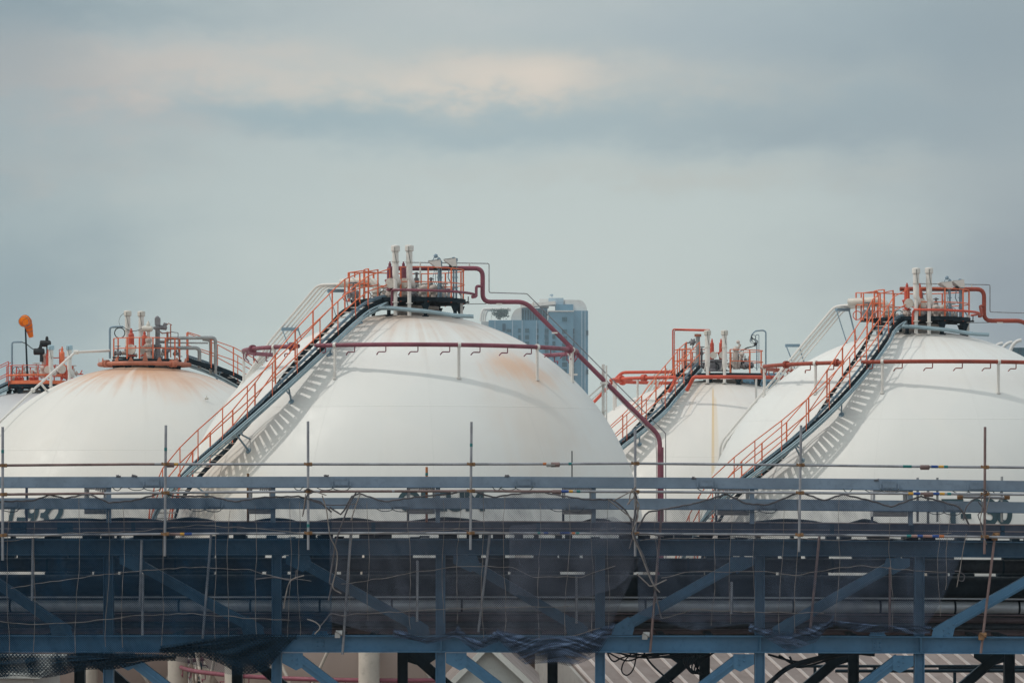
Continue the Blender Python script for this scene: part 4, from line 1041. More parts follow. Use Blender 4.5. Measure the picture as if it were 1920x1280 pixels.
# end plates and splices on the bottom chord
for x in (600, 1645):
    w = MB().box(pf(x, 1206, -.014, .4), (.17, .016, .2))
    for i in (-1, 1):
        for j in (-1, 1): w.lathe([(.02, 0), (.02, .02), (.012, .03)], pf(x+i*5, 1206+j*4, -.022, .4), -YV, 6)
    w.box(pf(x, 1188, -.0, .4), (.3, .22, .02))
    for i in range(-4, 5): w.lathe([(.014, 0), (.014, .05)], pf(x+i*3, 1187.5, -.06, .4), Z, 6)
    w.build('splice_plate', M['rackE'], bE)
for x in (827, 1425, 1726, 1125, 519): MB().box(pf(x, 1206, -.075, .4), (.018, .12, .26)).build('web_stiffener', M['rackE'], bE)
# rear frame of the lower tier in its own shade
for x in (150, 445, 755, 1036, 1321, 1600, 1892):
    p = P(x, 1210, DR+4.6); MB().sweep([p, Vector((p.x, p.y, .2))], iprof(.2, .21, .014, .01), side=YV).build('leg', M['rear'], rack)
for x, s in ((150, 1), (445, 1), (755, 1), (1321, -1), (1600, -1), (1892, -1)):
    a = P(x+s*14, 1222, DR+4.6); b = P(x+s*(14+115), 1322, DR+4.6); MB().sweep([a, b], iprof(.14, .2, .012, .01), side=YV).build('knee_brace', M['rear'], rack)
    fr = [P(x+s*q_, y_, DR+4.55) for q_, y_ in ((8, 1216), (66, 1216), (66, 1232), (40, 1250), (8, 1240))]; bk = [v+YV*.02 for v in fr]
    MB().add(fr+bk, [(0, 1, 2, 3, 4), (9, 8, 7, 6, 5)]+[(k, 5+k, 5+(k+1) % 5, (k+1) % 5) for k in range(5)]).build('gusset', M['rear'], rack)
for x in POSTS:   # cross beams between the two trusses
    for (ya, yb) in ((1040, 1044), (1190, 1222), (1014, 1038)):
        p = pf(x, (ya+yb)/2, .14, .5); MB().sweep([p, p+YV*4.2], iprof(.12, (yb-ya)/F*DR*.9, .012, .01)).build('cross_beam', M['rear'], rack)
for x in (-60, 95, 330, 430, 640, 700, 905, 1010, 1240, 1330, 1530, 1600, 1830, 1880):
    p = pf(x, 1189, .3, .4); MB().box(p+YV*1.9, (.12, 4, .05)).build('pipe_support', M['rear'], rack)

# ---------------------------------------------------------------- pipes and trays carried by the rack, each a thing
def line_thing(name, label, cat, parts, group=None):
    root = None
    for pname, mb, mat in parts:
        if root is None:
            if len(parts) == 1: return tag(mb.build(name, mat, None, (0, DR, 0)), label, cat, group)
            root = empty(name, (0, DR, 0)); tag(root, label, cat, group)
        mb.build(pname, mat, root)
    return root
def rpipe(y0, y1, dep, k=.5, x0=-900, x1=2800, n=16):
    r = (y1-y0)/2/F*(DR+dep); xs = [x for x in XS if x0 < x < x1]; xs = [x0]+xs+[x1]
    return MB().tube([pf(x, (y0+y1)/2, dep, k) for x in xs], r, n), r
def clamps(y0, y1, dep, xs, grow=1.07, w=.05, k=.5):
    r = (y1-y0)/2/F*(DR+dep)*grow; mb = MB()
    for x in xs: mb.lathe([(r*.9, -w), (r, -w), (r, w), (r*.9, w)], pf(x, (y0+y1)/2, dep, k), XV, 16)
    return mb
PG = 'process pipes carried by the rack'
def rackpipe(label, y0, y1, dep, mat, bands=None, **kw):
    mb, r = rpipe(y0, y1, dep, **kw); parts = [('pipe_run', mb, mat)]
    if bands: parts.append(('band', clamps(y0, y1, dep, bands[0], 1.05, .02), bands[1]))
    return line_thing('process_pipe', label, 'pipe', parts, PG)
rackpipe('dull silver clad pipe along the middle of the rack, the brightest of its pipes', 1123.5, 1146, 1.0, M['clad'], ([20, 268, 336, 470, 600, 735, 866, 1080, 1210, 1372, 1487, 1650, 1790, 1910], M['pipe_dark']))
rackpipe('thin rose primed pipe running just under the silver clad pipe', 1147.5, 1151, .85, M['pipe_rose'])
rackpipe('brownish black pipe directly under the top chord of the rack', 1045, 1071, 1.0, M['pipe_brown'], ([90, 330, 655, 1010, 1190, 1290, 1560, 1880], M['rear']))
rackpipe('thick black pipe right above the silver clad pipe', 1076.5, 1119.5, 1.25, M['pipe_dark'], ([60, 405, 690, 950, 1300, 1540, 1700], M['rear']))
rackpipe('black pipe with a rose tint second below the silver clad pipe', 1153, 1164, 1.2, M['pipe_rose'])
rackpipe('brown dusty pipe third below the silver clad pipe', 1166, 1176, 1.1, M['pipe_brown'])
rackpipe('lowest rose coloured pipe resting just above the bottom chord', 1177, 1187, 1.3, M['pipe_rose'])
rackpipe('black pipe in the rear row behind the brownish black pipe', 1046, 1071, 2.7, M['pipe_dark'])
rackpipe('very thick black pipe in the rear row behind the thick black pipe', 1076, 1127, 2.9, M['pipe_dark'])
rackpipe('thickest rear black pipe behind the silver clad pipe and those below it', 1126, 1193, 3.2, M['pipe_dark'])
rackpipe('slim steel pipe gleaming along the lower edge of the thick black pipe', 1117, 1120.5, .85, M['clad'])
# cable tray above the top chord
tr = empty('cable_tray', (0, DR, 0)); tag(tr, 'slate coloured cable tray with a pale pink lip running below the guard beams', 'cable tray')
def traybox(y0, y1, dep, t, mat, name, parent, x0=-900, x1=2800):
    xs = [x0]+[x for x in XS if x0 < x < x1]+[x1]
    return MB().sweep([pf(x, (y0+y1)/2, dep, .8) for x in xs], rprof(t, (y1-y0)/F*DR)).build(name, mat, parent)
s0 = traybox(978, 1000, .35, .015, M['tray'], 'side_rail', tr); traybox(977, 998, 1.35, .015, M['tray'], 'side_rail', tr)
MB().sweep([pf(x, 977, .335, .8) for x in XS], rprof(.06, .02)).build('lip', M['traylip'], s0)
MB().sweep([pf(x, 990, .338, .8) for x in XS], rprof(.012, .012)).build('seam', M['traylip'], s0)
MB().sweep([pf(x, 997, .85, .8) for x in XS], rprof(.98, .012)).build('tray_floor', M['rear'], tr)
w = MB()
for x in (35, 122, 250, 440, 700, 1010, 1150, 1560, 1710, 1880): w.box(pf(x, 989, .338, .8), (.3 if x < 200 else .08, .012, .21))
w.build('joint_plate', M['rackD'], s0)
rn = random.Random(12); w = MB()
for k in range(9):
    x0 = [60, 150, 300, 470, 590, 760, 1090, 1400, 1590][k]; L = [160, 170, 110, 90, 120, 150, 60, 150, 60][k]
    w.tube(catmull([pf(x0, 981, .6+.05*k, .8), pf(x0+L*.25, 976.5, .6, .8), pf(x0+L*.5, 974.5-(k % 3)*.8, .65, .8), pf(x0+L*.8, 976.5, .6, .8), pf(x0+L, 982, .6, .8)], 6), .045, 8)
w.tube([pf(x, 982, .7, .8) for x in XS], .06, 8); w.tube([pf(x, 981, .95, .8) for x in XS], .05, 8)
w.build('cable', M['pipe_dark'], tr)
# odd fittings between tray and top chord
w = MB(); rn = random.Random(21)
for x in list(range(-80, 2000, 34)):
    xx = x+rn.uniform(-12, 12); L = rn.uniform(.05, .24); y = 1006+rn.uniform(-1.5, 2.5)
    if rn.random() < .78: w.box(pf(xx, y, 1.2+rn.random(), .6), (L, .3, rn.uniform(.03, .11)))
    if rn.random() < .35: w.lathe([(.05, -.12), (.05, .12)], pf(xx+12, 1005.5, 1.0, .6), XV, 9)
w.build('pipe_shoe', M['rear'], rack)
for x in list(range(-80, 2000, 46)):       # packing that closes most of the slits between the pipes
    for y, p_ in ((1042.3, .78), (1073.6, .80)):
        if rn.random() < p_: MB().box(pf(x+rn.uniform(-4, 4), y, 1.9+rn.random()*.3, .5), (rn.uniform(.35, .6), .25, .05)).build('pipe_spacer', M['rear'], rack)
# tube stubs standing above the top guard beam
for x, y, mat, hot in ((800, 875, 'tape_orange_band', 'tape_teal'), (465, 887, 'coupler', None), (1720.5, 895, 'galv', None), (1757.5, 895, 'galv', None), (1878.5, 893, 'galv', None)):
    w = MB().tube([pf(x, y, .25, 0), pf(x, 978, .25, 0)], .024, 8); o = w.build('tube_stub', M[mat], rack)
    if hot: MB().tube([pf(x, 886, .25, 0), pf(x, 891, .25, 0)], .027, 8).build('tape_band', M[hot], o)
MB().tube([pf(1072.5, 845, .2, 0), pf(1072.5, 895, .2, 0)], .012, 6).build('rod', M['navy'], rack)
for x, y in ((222, 892), (252, 891.5), (612, 891), (950, 892), (1301, 894), (1643, 895)):
    w = MB()
    for k in range(5): w.tube([pf(x+k*2-4, y+1, -.02, 1), pf(x+rn.uniform(-5, 5), y-rn.uniform(.2, 2.4), .02, 1), pf(x+rn.uniform(-6, 6), y+1, .05, 1)], .011, 5)
    w.build('rope_knot', M['rope_dark'], bA)

# ---------------------------------------------------------------- scaffold guard tubes
sc = empty('scaffold', (0, DR-.5, 8.6)); tag(sc, 'scaffold of grey tubes with painted bands clamped along the front of the pipe rack', 'scaffold')
ups = [(5, 800, 5, 1050), (311, 797, 309, 1042), (577.5, 789.5, 578, 1030), (884, 790.5, 882, 1030), (1191, 805, 1191, 1042), (1502, 797, 1498, 1034), (1847, 800, 1846, 1038), (-300, 800, -300, 1040), (2150, 800, 2150, 1040), (2460, 800, 2460, 1044), (2770, 800, 2770, 1044), (-610, 800, -610, 1040), (-890, 800, -890, 1040)]
YL = [lambda x: 870+(2.2 if x < 250 else 0)*(250-min(x, 250))/250+(interp([(900, 0), (1190, -1.5), (1500, 1.5), (1690, 4), (1920, 6), (2200, 9)], x)), lambda x: 923+interp([(0, 3.5), (300, 0.5), (577, -2), (880, -3), (1190, -1.5), (1500, .5), (1847, 3), (2200, 6)], x), lambda x: 1002+interp([(0, 1), (577, -3), (900, -3), (1200, -2), (1600, 1), (1920, 5), (2200, 8)], x)]
for k, (xa, ya, xb, yb) in enumerate(ups):
    o = MB().tube([P(xa, ya, DR-.5), P(xb, yb, DR-.5)], .0255, 10).build('upright', M['scaf_rust' if k == 6 else 'scaf'], sc)
    for yy in ({0: (846,), 1: (842,), 3: (834,), 2: (985,), 6: (1008,), 4: (921,)}.get(k, ())):
        t = (yy-ya)/(yb-ya); MB().tube([P(xa+(xb-xa)*t, yy-3, DR-.5), P(xa+(xb-xa)*t, yy+3, DR-.5)], .0285, 10).build('tape_band', M['tape_blue' if k in (6, 4) else 'tape_teal'], o)
for i, fy in enumerate(YL):
    xs = [-900, -310]+list(range(0, 1921, 120))+[2160, 2790]; dp = -.44+.02*i
    o = MB().tube([P(x, fy(x), DR+dp) for x in xs], .0255, 10).build('ledger', M['scaf'], sc)
    rr = .0262
    for x0, x1, mat in ({0: [(0, 290, 'scaf_rust'), (1018, 1028, 'tape_orange_band'), (1066, 1072, 'tape_teal'), (1746, 1758, 'tape_blue'), (1760, 1769, 'tape_yellow'), (1770, 1777, 'tape_teal'), (325, 334, 'tape_yellow'), (1693, 1709, 'tape_teal')],
                         1: [(8, 196, 'scaf_rust'), (740, 1040, 'scaf_rust'), (1052, 1066, 'tape_blue'), (1067, 1074, 'tape_yellow'), (1081, 1088, 'tape_teal'), (1703, 1712, 'tape_yellow'), (1713, 1725, 'tape_blue'), (1749, 1761, 'tape_blue'), (1762, 1771, 'tape_yellow'), (1776, 1783, 'tape_teal'), (1726, 1747, 'scaf_rust'), (600, 735, 'scaf_rust')],
                         2: [(318, 338, 'scaf_rust'), (338, 346, 'tape_yellow'), (346, 360, 'tape_blue'), (1008, 1013, 'tape_teal'), (1020, 1028, 'tape_blue'), (1050, 1070, 'tape_blue'), (1072, 1078, 'tape_orange_band'), (1080, 1086, 'tape_teal'), (1700, 1708, 'tape_teal'), (1709, 1719, 'tape_pink'), (1720, 1730, 'tape_blue'), (1731, 1747, 'tape_pink'), (1748, 1760, 'tape_blue'), (1761, 1770, 'tape_orange_band')]}[i]):
        long_ = x1-x0 > 60; n = max(2, int((x1-x0)/40)+1)
        MB().tube([P(x0+(x1-x0)*j/(n-1), fy(x0+(x1-x0)*j/(n-1)), DR+dp) for j in range(n)], .0258 if long_ else .0285, 10).build('tape_band' if not long_ else 'rusty_length', M[mat], o)
    for x in ((314, 1029, 1037, 1730) if i == 0 else ((1040, 1737) if i == 1 else ())):
        w = MB().lathe([(.03, -.09), (.042, -.08), (.042, .08), (.03, .09)], P(x+4, fy(x)+1, DR+dp), XV, 8); w.box(P(x+4, fy(x)+4.5, DR+dp), (.16, .05, .03)); w.build('sleeve_coupler', M['scaf_rust' if x != 1029 else 'galv'], o)
    for (xa, ya, xb, yb) in ups:
        t = (fy(xa)-ya)/(yb-ya); x = xa+(xb-xa)*t; c = P(x, fy(x), DR-.47)
        w = MB().lathe([(.036, -.03), (.036, .03)], c-YV*.03, Z, 8); w.lathe([(.036, -.03), (.036, .03)], c+YV*.03+XV*.045, XV, 8)
        w.tube([c+Vector((-.05, -.02, .0)), c+Vector((.075, -.03, 0))], .012, 5); w.box(c+Vector((-.06, -.01, .01)), (.03, .03, .05)); w.box(c+Vector((.05, -.03, .0)), (.06, .03, .04))
        w.build('coupler', M['coupler'], sc)
for xa, ya, xb, yb, dp, mat in ((396, 1000, 380, 1196, -.2, 'scaf'), (266, 1012, 262, 1130, -.15, 'scaf'), (62, 1008, 60, 1125, -.15, 'scaf'), (658, 998, 642, 1226, -.25, 'scaf'), (919, 998, 897, 1184, -.2, 'scaf'), (783, 1050, 782, 1165, -.15, 'scaf'),
                                (1241, 955, 1219, 1222, -.3, 'scaf_rust'), (1537, 1000, 1519, 1182, -.2, 'scaf_rust'), (1669, 1062, 1668, 1182, -.15, 'scaf_rust'), (1866, 1000, 1839, 1224, -.3, 'scaf_rust'), (1081, 1080, 1081, 1168, -.15, 'scaf'), (1372, 1090, 1371, 1150, -.15, 'scaf'), (268, 1075, 267, 1190, -.15, 'scaf')):
    MB().tube([P(xa, ya, DR+dp), P(xb, yb, DR+dp)], .0255, 9).build('strut_tube', M[mat], sc)
MB().tube([P(1806, 931, DR-.3), P(1890, 933, DR-.3)], .03, 9).build('strut_tube', M['scaf'], sc)
for x in (1800, 1888): MB().lathe([(.045, -.05), (.045, .05)], P(x, 931.5, DR-.3), XV, 8).build('coupler', M['coupler'], sc)
for x, y in ((1212, 1189), (636, 1186), (1868, 1003), (1843, 1190)):
    w = MB().lathe([(.055, -.06), (.055, .06)], P(x, y, DR-.3), XV, 9); w.box(P(x-3, y+4, DR-.33), (.1, .08, .1)); w.tube([P(x-6, y-4, DR-.36), P(x+5, y+3, DR-.36)], .02, 6); w.build('coupler', M['coupler'] if x > 1800 else M['galv'], sc)
# ---------------------------------------------------------------- debris nets tied to the scaffold
def net_mat(name, c, lo, hi, pitch=.040, pleat=False):
    m = bpy.data.materials.new(name); m.use_nodes = True; nt = NT(m.node_tree); nt.n.clear()
    tc = nt.new('ShaderNodeTexCoord').outputs['Object']; sp = nt.new('ShaderNodeSeparateXYZ'); nt.l.new(tc, sp.inputs[0]); x, y, z = sp.outputs
    wob = nt.noise(tc, 3., 2)
    wz = nt.math('MULTIPLY', nt.math('SUBTRACT', wob, .5), .06)
    a = nt.math('DIVIDE', nt.math('ADD', nt.math('ADD', x, z), wz), pitch); b = nt.math('DIVIDE', nt.math('ADD', nt.math('SUBTRACT', x, z), wz), pitch)
    la = nt.ramp(nt.math('ABSOLUTE', nt.math('SUBTRACT', nt.math('FRACT', a), .5)), .26, .12); lb = nt.ramp(nt.math('ABSOLUTE', nt.math('SUBTRACT', nt.math('FRACT', b), .5)), .26, .12)
    k = nt.math('MAXIMUM', la, lb)
    patch = nt.noise(tc, .9, 4)
    fold = nt.noise(nt.comb(nt.math('ADD', nt.math('MULTIPLY', x, 2.6), nt.math('MULTIPLY', z, 1.1)), 0., nt.math('MULTIPLY', z, .8)), 1., 5, .6)
    f = nt.math('MULTIPLY', nt.ramp(k, 0, 1, lo, hi), nt.math('MULTIPLY', nt.ramp(patch, .3, .7, .65, 1.3), nt.ramp(fold, .35, .75, .8, 1.6)))
    cc = nt.mix(nt.ramp(patch, .35, .7), c, tuple(v*.75 for v in c))
    if pleat:      # fold shading of the gathered hem painted in as lighter and darker creases
        pn = nt.noise(nt.comb(nt.math('MULTIPLY', x, 1.1), 0., nt.math('ADD', nt.math('MULTIPLY', z, 13.), nt.math('MULTIPLY', nt.math('SINE', nt.math('MULTIPLY', x, 3.3)), 1.6))), 1., 4, .5)
        cc = nt.mix(nt.ramp(pn, .45, .62), cc, tuple(v*2.6 for v in c)); f = nt.math('MULTIPLY', f, nt.ramp(pn, .35, .6, .75, 1.35))
    d = nt.new('ShaderNodeBsdfDiffuse'); nt.put(d.inputs[0], cc)
    t = nt.new('ShaderNodeBsdfTransparent'); mx = nt.new('ShaderNodeMixShader'); nt.put(mx.inputs[0], f); nt.l.new(t.outputs[0], mx.inputs[1]); nt.l.new(d.outputs[0], mx.inputs[2])
    o = nt.new('ShaderNodeOutputMaterial'); nt.l.new(mx.outputs[0], o.inputs[0]); return m
M['net'] = net_mat('grey_debris_net', (.088, .118, .180), .12, .46)
M['net_dark'] = net_mat('dark_blue_debris_net', (.016, .055, .112), .16, .52)
M['net_black'] = net_mat('tangled_black_net', (.010, .026, .046), .45, .90, .07)
M['net_dense'] = net_mat('bunched_debris_net', (.040, .060, .10), .25, .62, .04, True)
M['net_mid'] = net_mat('dusty_grey_debris_net', (.115, .135, .185), .12, .46)

def curvy(x, y, s):    # soft standing folds
    return .045*math.sin(x*.021+s)+.03*math.sin(x*.047+y*.02+2*s)+.025*math.sin(y*.05+x*.013+s*3)
def net_depth(x, y, s): return DR-.385+curvy(x, y, s)
def make_net(label, top, bot, s, cords, hcords, folds=(), left=None, right=None, mat='net', flap=None):
    root = empty('debris_net', (P((top[0][0]+top[-1][0])/2, 1200, DR).x, DR-.4, P(0, 1200, DR).z)); tag(root, label, 'net', 'debris nets draped over the scaffold')
    x0, x1 = top[0][0], top[-1][0]; nx = int((x1-x0)/7)+2; ny = 42; vs = []; fs = []
    for i in range(nx):
        u = i/(nx-1); x = x0+(x1-x0)*u
        ya, yb = interp(top, x), interp(bot, x)
        for j in range(ny):
            t = j/(ny-1); y = ya+(yb-ya)*t
            xx = x+(interp(left, y)*(1-u)**4 if left else 0)+(interp(right, y)*u**4 if right else 0)
            d = net_depth(xx, y, s)-.05*t*math.sin(x*.09+s)*t
            vs.append(P(xx, y, d))
    for i in range(nx-1):
        for j in range(ny-1): fs.append((i*ny+j, (i+1)*ny+j, (i+1)*ny+j+1, i*ny+j+1))
    MB().add(vs, fs, True).build('mesh', M[mat], root)
    if flap:
        vs = []; fs = []; n1, n2 = 40, 24; a0, a1 = flap[0][0][0], flap[0][-1][0]
        for i in range(n1):
            x = a0+(a1-a0)*i/(n1-1); ya, yb = interp(flap[0], x), interp(flap[1], x)
            for j in range(n2): y = ya+(yb-ya)*j/(n2-1); vs.append(P(x, y, net_depth(x, y, s+1)-.09-.03*math.sin(y*.06+x*.03)))
        for i in range(n1-1):
            for j in range(n2-1): fs.append((i*n2+j, (i+1)*n2+j, (i+1)*n2+j+1, i*n2+j+1))
        MB().add(vs, fs, True).build('loose_flap', M[mat], root)
    tp = []
    for i in range(nx):
        x = x0+(x1-x0)*i/(nx-1); tp.append(P(x, interp(top, x)+.6*math.sin(x*.31+s), net_depth(x, interp(top, x), s)-.03))
    MB().tube(tp, .017, 6).build('edge_rope', M['rope_dark'], root)
    rn = random.Random(int(s*100))
    for cx in cords:
        ya, yb = interp(top, cx)+rn.uniform(2, 26), min(interp(bot, cx)-rn.uniform(0, 30), 1250); lean = rn.uniform(-10, 6); n = 14
        pts = []
        for k in range(n):
            t = k/(n-1); x = cx+lean*t+2.2*math.sin(t*7+cx)+rn.uniform(-1, 1); y = ya+(yb-ya)*t; pts.append(P(x, y, net_depth(x, y, s)-.05))
        MB().tube(catmull(pts, 4), .0046, 4).build('lacing_cord', M['rope'], root)
    for line in hcords:
        pts = []
        for (xa, ya), (xb, yb) in zip(line, line[1:]):
            n = max(2, int((xb-xa)/14))
            for k in range(n): t = k/n; x = xa+(xb-xa)*t; y = ya+(yb-ya)*t+rn.uniform(-1.3, 1.3); pts.append(P(x, y, net_depth(x, y, s)-.055))
        MB().tube(catmull(pts, 3), .005, 4).build('lacing_cord', M['rope'], root)
    for (prof_top, prof_bot, layers) in folds:      # gathered hem: several slack layers of the same net
        for L in range(layers):
            vs = []; fs = []; a0, a1 = prof_top[0][0], prof_top[-1][0]; nx2 = int((a1-a0)/3)+2; ny2 = 16
            for i in range(nx2):
                x = a0+(a1-a0)*i/(nx2-1); ya = interp(prof_top, x)+L*4; yb = interp(prof_bot, x)-L*6-3*math.sin(x*.05+L)
                for j in range(ny2):
                    t = j/(ny2-1); y = ya+(yb-ya)*t
                    d = net_depth(x, y, s)-.06-L*.05-.05*math.sin(t*9+x*.02*(1+L)+L)*math.sin(math.pi*min(1, t*1.2))
                    vs.append(P(x+1.5*math.sin(t*6+L), y, d))
            for i in range(nx2-1):
                for j in range(ny2-1): fs.append((i*ny2+j, (i+1)*ny2+j, (i+1)*ny2+j+1, i*ny2+j+1))
            MB().add(vs, fs, True).build('gathered_hem', M['net_black' if mat == 'net_dark' else 'net_dense'], root)
    return root
make_net('dark blue debris net on the left third of the rack, hem sagging lowest',
    [(-60, 938), (0, 940), (62, 938), (94, 927), (122, 934), (165, 925), (205, 942), (250, 938), (302, 924), (330, 930), (395, 930), (440, 940), (490, 932), (560, 930), (600, 940), (622, 960)],
    [(-60, 1270), (40, 1272), (120, 1264), (200, 1240), (290, 1232), (350, 1242), (430, 1264), (480, 1262), (520, 1236), (556, 1196), (622, 1192)], 1.3,
    [14, 66, 150, 206, 232, 310, 402, 430, 478, 545, 560], [[(20, 1103), (80, 1092), (200, 1076), (300, 1066), (370, 1062), (470, 1068), (520, 1082), (600, 1090)], [(0, 1165), (60, 1170), (150, 1167), (260, 1152), (360, 1150), (470, 1158), (560, 1163)], [(0, 1016), (120, 1000), (260, 995), (370, 984), (480, 990), (600, 1003)], [(150, 1240), (250, 1241), (330, 1228)]],
    folds=[([(-60, 1222), (150, 1224), (330, 1226)], [(-60, 1268), (60, 1270), (160, 1258), (330, 1236)], 3), ([(300, 1210), (400, 1196), (470, 1188), (556, 1190)], [(300, 1224), (380, 1232), (450, 1262), (500, 1256), (556, 1195)], 3)], mat='net_dark')
make_net('grey debris net in the middle with a scalloped hem bunched over the bottom chord',
    [(618, 950), (640, 965), (660, 930), (672, 924), (720, 940), (790, 930), (845, 925), (880, 918), (925, 932), (960, 926), (1015, 922), (1060, 930), (1100, 936), (1150, 936), (1175, 958), (1188, 985)],
    [(618, 1165), (700, 1186), (745, 1192), (800, 1205), (855, 1190), (905, 1216), (935, 1200), (1000, 1236), (1060, 1242), (1120, 1222), (1150, 1190), (1188, 1090)], 2.1,
    [690, 765, 830, 862, 905, 945, 1012, 1068, 1110, 1140, 660], [[(640, 1095), (700, 1086), (780, 1072), (860, 1062), (960, 1062), (1000, 1080), (1090, 1082), (1170, 1054)], [(640, 1152), (760, 1146), (860, 1140), (960, 1138), (1090, 1136)], [(630, 1003), (740, 998), (860, 992), (980, 1000), (1080, 1002), (1170, 985)], [(960, 1200), (1050, 1197), (1140, 1174)]],
    folds=[([(738, 1184), (800, 1196), (858, 1182)], [(738, 1192), (800, 1209), (858, 1190)], 3), ([(855, 1182), (900, 1196), (935, 1180)], [(855, 1190), (890, 1222), (935, 1204)], 4), ([(930, 1178), (1000, 1196), (1090, 1190), (1152, 1166)], [(930, 1196), (985, 1242), (1070, 1248), (1120, 1226), (1152, 1184)], 4)],
    mat='net_mid', flap=([(955, 985), (1080, 978), (1150, 968), (1192, 990)], [(955, 1112), (1010, 1122), (1060, 1123), (1110, 1116), (1150, 1104), (1178, 1082), (1192, 1045)]), right=[(950, 0), (1000, 8), (1050, 12), (1090, -6), (1250, -20)])
make_net('grey debris net on the right with a loose torn edge before the rusty upright',
    [(1196, 990), (1212, 960), (1300, 944), (1362, 926), (1400, 944), (1440, 946), (1500, 922), (1545, 938), (1580, 926), (1640, 940), (1670, 950), (1725, 930), (1760, 938), (1800, 950), (1818, 985)],
    [(1196, 1150), (1300, 1182), (1400, 1168), (1440, 1200), (1500, 1210), (1560, 1170), (1640, 1184), (1740, 1180), (1790, 1120), (1818, 1010)], 3.4,
    [1230, 1342, 1370, 1415, 1470, 1495, 1575, 1668, 1760, 1780], [[(1240, 1084), (1300, 1070), (1440, 1072), (1490, 1078), (1560, 1066), (1620, 1060), (1700, 1068), (1790, 1072)], [(1240, 1160), (1300, 1142), (1440, 1148), (1560, 1148)], [(1200, 1012), (1330, 1008), (1440, 1006), (1560, 1012), (1690, 1010), (1800, 996)]],
    folds=[([(1405, 1172), (1480, 1184), (1562, 1162)], [(1405, 1182), (1480, 1217), (1530, 1206), (1562, 1168)], 4), ([(1562, 1162), (1650, 1172), (1745, 1172)], [(1562, 1172), (1650, 1188), (1745, 1184)], 2)],
    right=[(980, 0), (1060, -10), (1120, -26), (1200, -10)])
# knotted rope bundles hanging at the net joints
def rope_thing(label, strands, r=.012, mat='rope'):
    root = empty('rope_bundle', P(*strands[0][-1], DR-.5)); tag(root, label, 'rope')
    for k, s in enumerate(strands):
        MB().tube(catmull([P(x, y, DR-.56-.012*(k % 3)) for x, y in s], 5), r*(1.3 if k == 0 else 1), 5).build('strand', M[mat if k % 3 else 'rope_dark'], root)
    return root
rope_thing('frayed rope bundle knotted round the fifth scaffold upright and trailing down to the bottom chord',
    [[(1186, 915), (1194, 935), (1190, 965), (1186, 990), (1196, 1020), (1212, 1060), (1226, 1098), (1232, 1125), (1240, 1158)], [(1150, 938), (1170, 928), (1187, 918), (1192, 912), (1182, 925), (1180, 945)], [(1192, 940), (1196, 968), (1186, 1000), (1200, 1035), (1222, 1090), (1237, 1110)],
     [(1197, 950), (1192, 980), (1188, 1005), (1206, 1040), (1218, 1080), (1229, 1100), (1226, 1120)], [(1140, 936), (1158, 950), (1178, 966), (1188, 975)], [(1188, 930), (1198, 945), (1196, 960)], [(1180, 1028), (1190, 1004), (1215, 1000), (1245, 1006)], [(1194, 1075), (1212, 1092), (1222, 1098), (1250, 1086)], [(1176, 946), (1182, 938), (1190, 930), (1186, 918), (1196, 926)]])
rope_thing('pale rope tied in a knot at the seam of the left and middle nets',
    [[(668, 922), (655, 945), (640, 985), (630, 1015), (625, 1045), (618, 1090), (622, 1096), (616, 1125)], [(604, 928), (612, 955), (616, 985), (620, 1008), (632, 1035), (630, 1070), (624, 1100), (640, 1112)], [(570, 1078), (545, 1088), (536, 1115), (532, 1140)], [(600, 1174), (612, 1160), (622, 1150), (648, 1156)], [(676, 924), (668, 945), (658, 975)], [(590, 1188), (600, 1176), (592, 1166), (576, 1160)], [(480, 1085), (515, 1082), (550, 1087), (556, 1068)]])
rope_thing('short frayed rope wound round the rusty upright at the right edge',
    [[(1842, 915), (1850, 922), (1838, 930), (1826, 936), (1812, 950), (1806, 975)], [(1838, 925), (1842, 950), (1838, 975), (1842, 1000), (1850, 1020)], [(1848, 918), (1856, 926), (1852, 945), (1846, 972)], [(1834, 940), (1844, 955), (1834, 965), (1842, 985)]], .01)
rope_thing('red tinged cord looped round the third scaffold upright',
    [[(570, 922), (577, 916), (586, 922), (576, 928), (572, 945), (568, 965)], [(582, 918), (600, 924), (612, 928)], [(573, 925), (570, 950), (567, 968)], [(575, 934), (590, 940), (612, 946), (645, 946), (668, 944)]], .011)
rope_thing('loop of cord hanging from the torn edge of the right net', [[(1800, 1072), (1808, 1078), (1806, 1088), (1798, 1087), (1796, 1078), (1801, 1071), (1790, 1070)], [(1812, 1000), (1806, 1030), (1800, 1068), (1794, 1100)]], .008)
# ---------------------------------------------------------------- what shows under the rack
M['roof'] = paint('dusty_pink_roof_sheet', (.205, .165, .152), .6, .16, .35, dirt=.3, rust=.05)
M['rib'] = paint('pale_roof_rib', (.40, .36, .345), .55, .12, .6)
M['sheet'] = paint('pale_grey_cladding_sheet', (.60, .64, .64), .5, .08, .8)
M['trim'] = paint('white_barge_board', (.62, .64, .62), .5, .08, 1)
M['wall_low'] = paint('grey_shed_wall', (.30, .29, .28), .8, .12, .6)
wh = empty('warehouse', (16, 92, 0)); tag(wh, 'long low warehouse with dusty pink ribbed sheet roof seen under the rack', 'building')
a0 = P(1180, 1252, 84); dn = Vector((.33, -.944, 0)); e = Vector((.944, .33, 0)); pit = R(18)
ds = dn*math.cos(pit)-Z*math.sin(pit); nrm = e.cross(ds); nrm = nrm if nrm.z > 0 else -nrm
e0, e1, s0, s1 = -1.6, 34., -3.5, 9.
q_ = lambda i, j, h=0.: a0+e*i+ds*j+nrm*h
ro = MB().hexa([q_(e0, s0, -.06), q_(e1, s0, -.06), q_(e1, s1, -.06), q_(e0, s1, -.06)], [q_(e0, s0), q_(e1, s0), q_(e1, s1), q_(e0, s1)]).build('roof', M['roof'], wh)
w = MB(); i = e0+.08
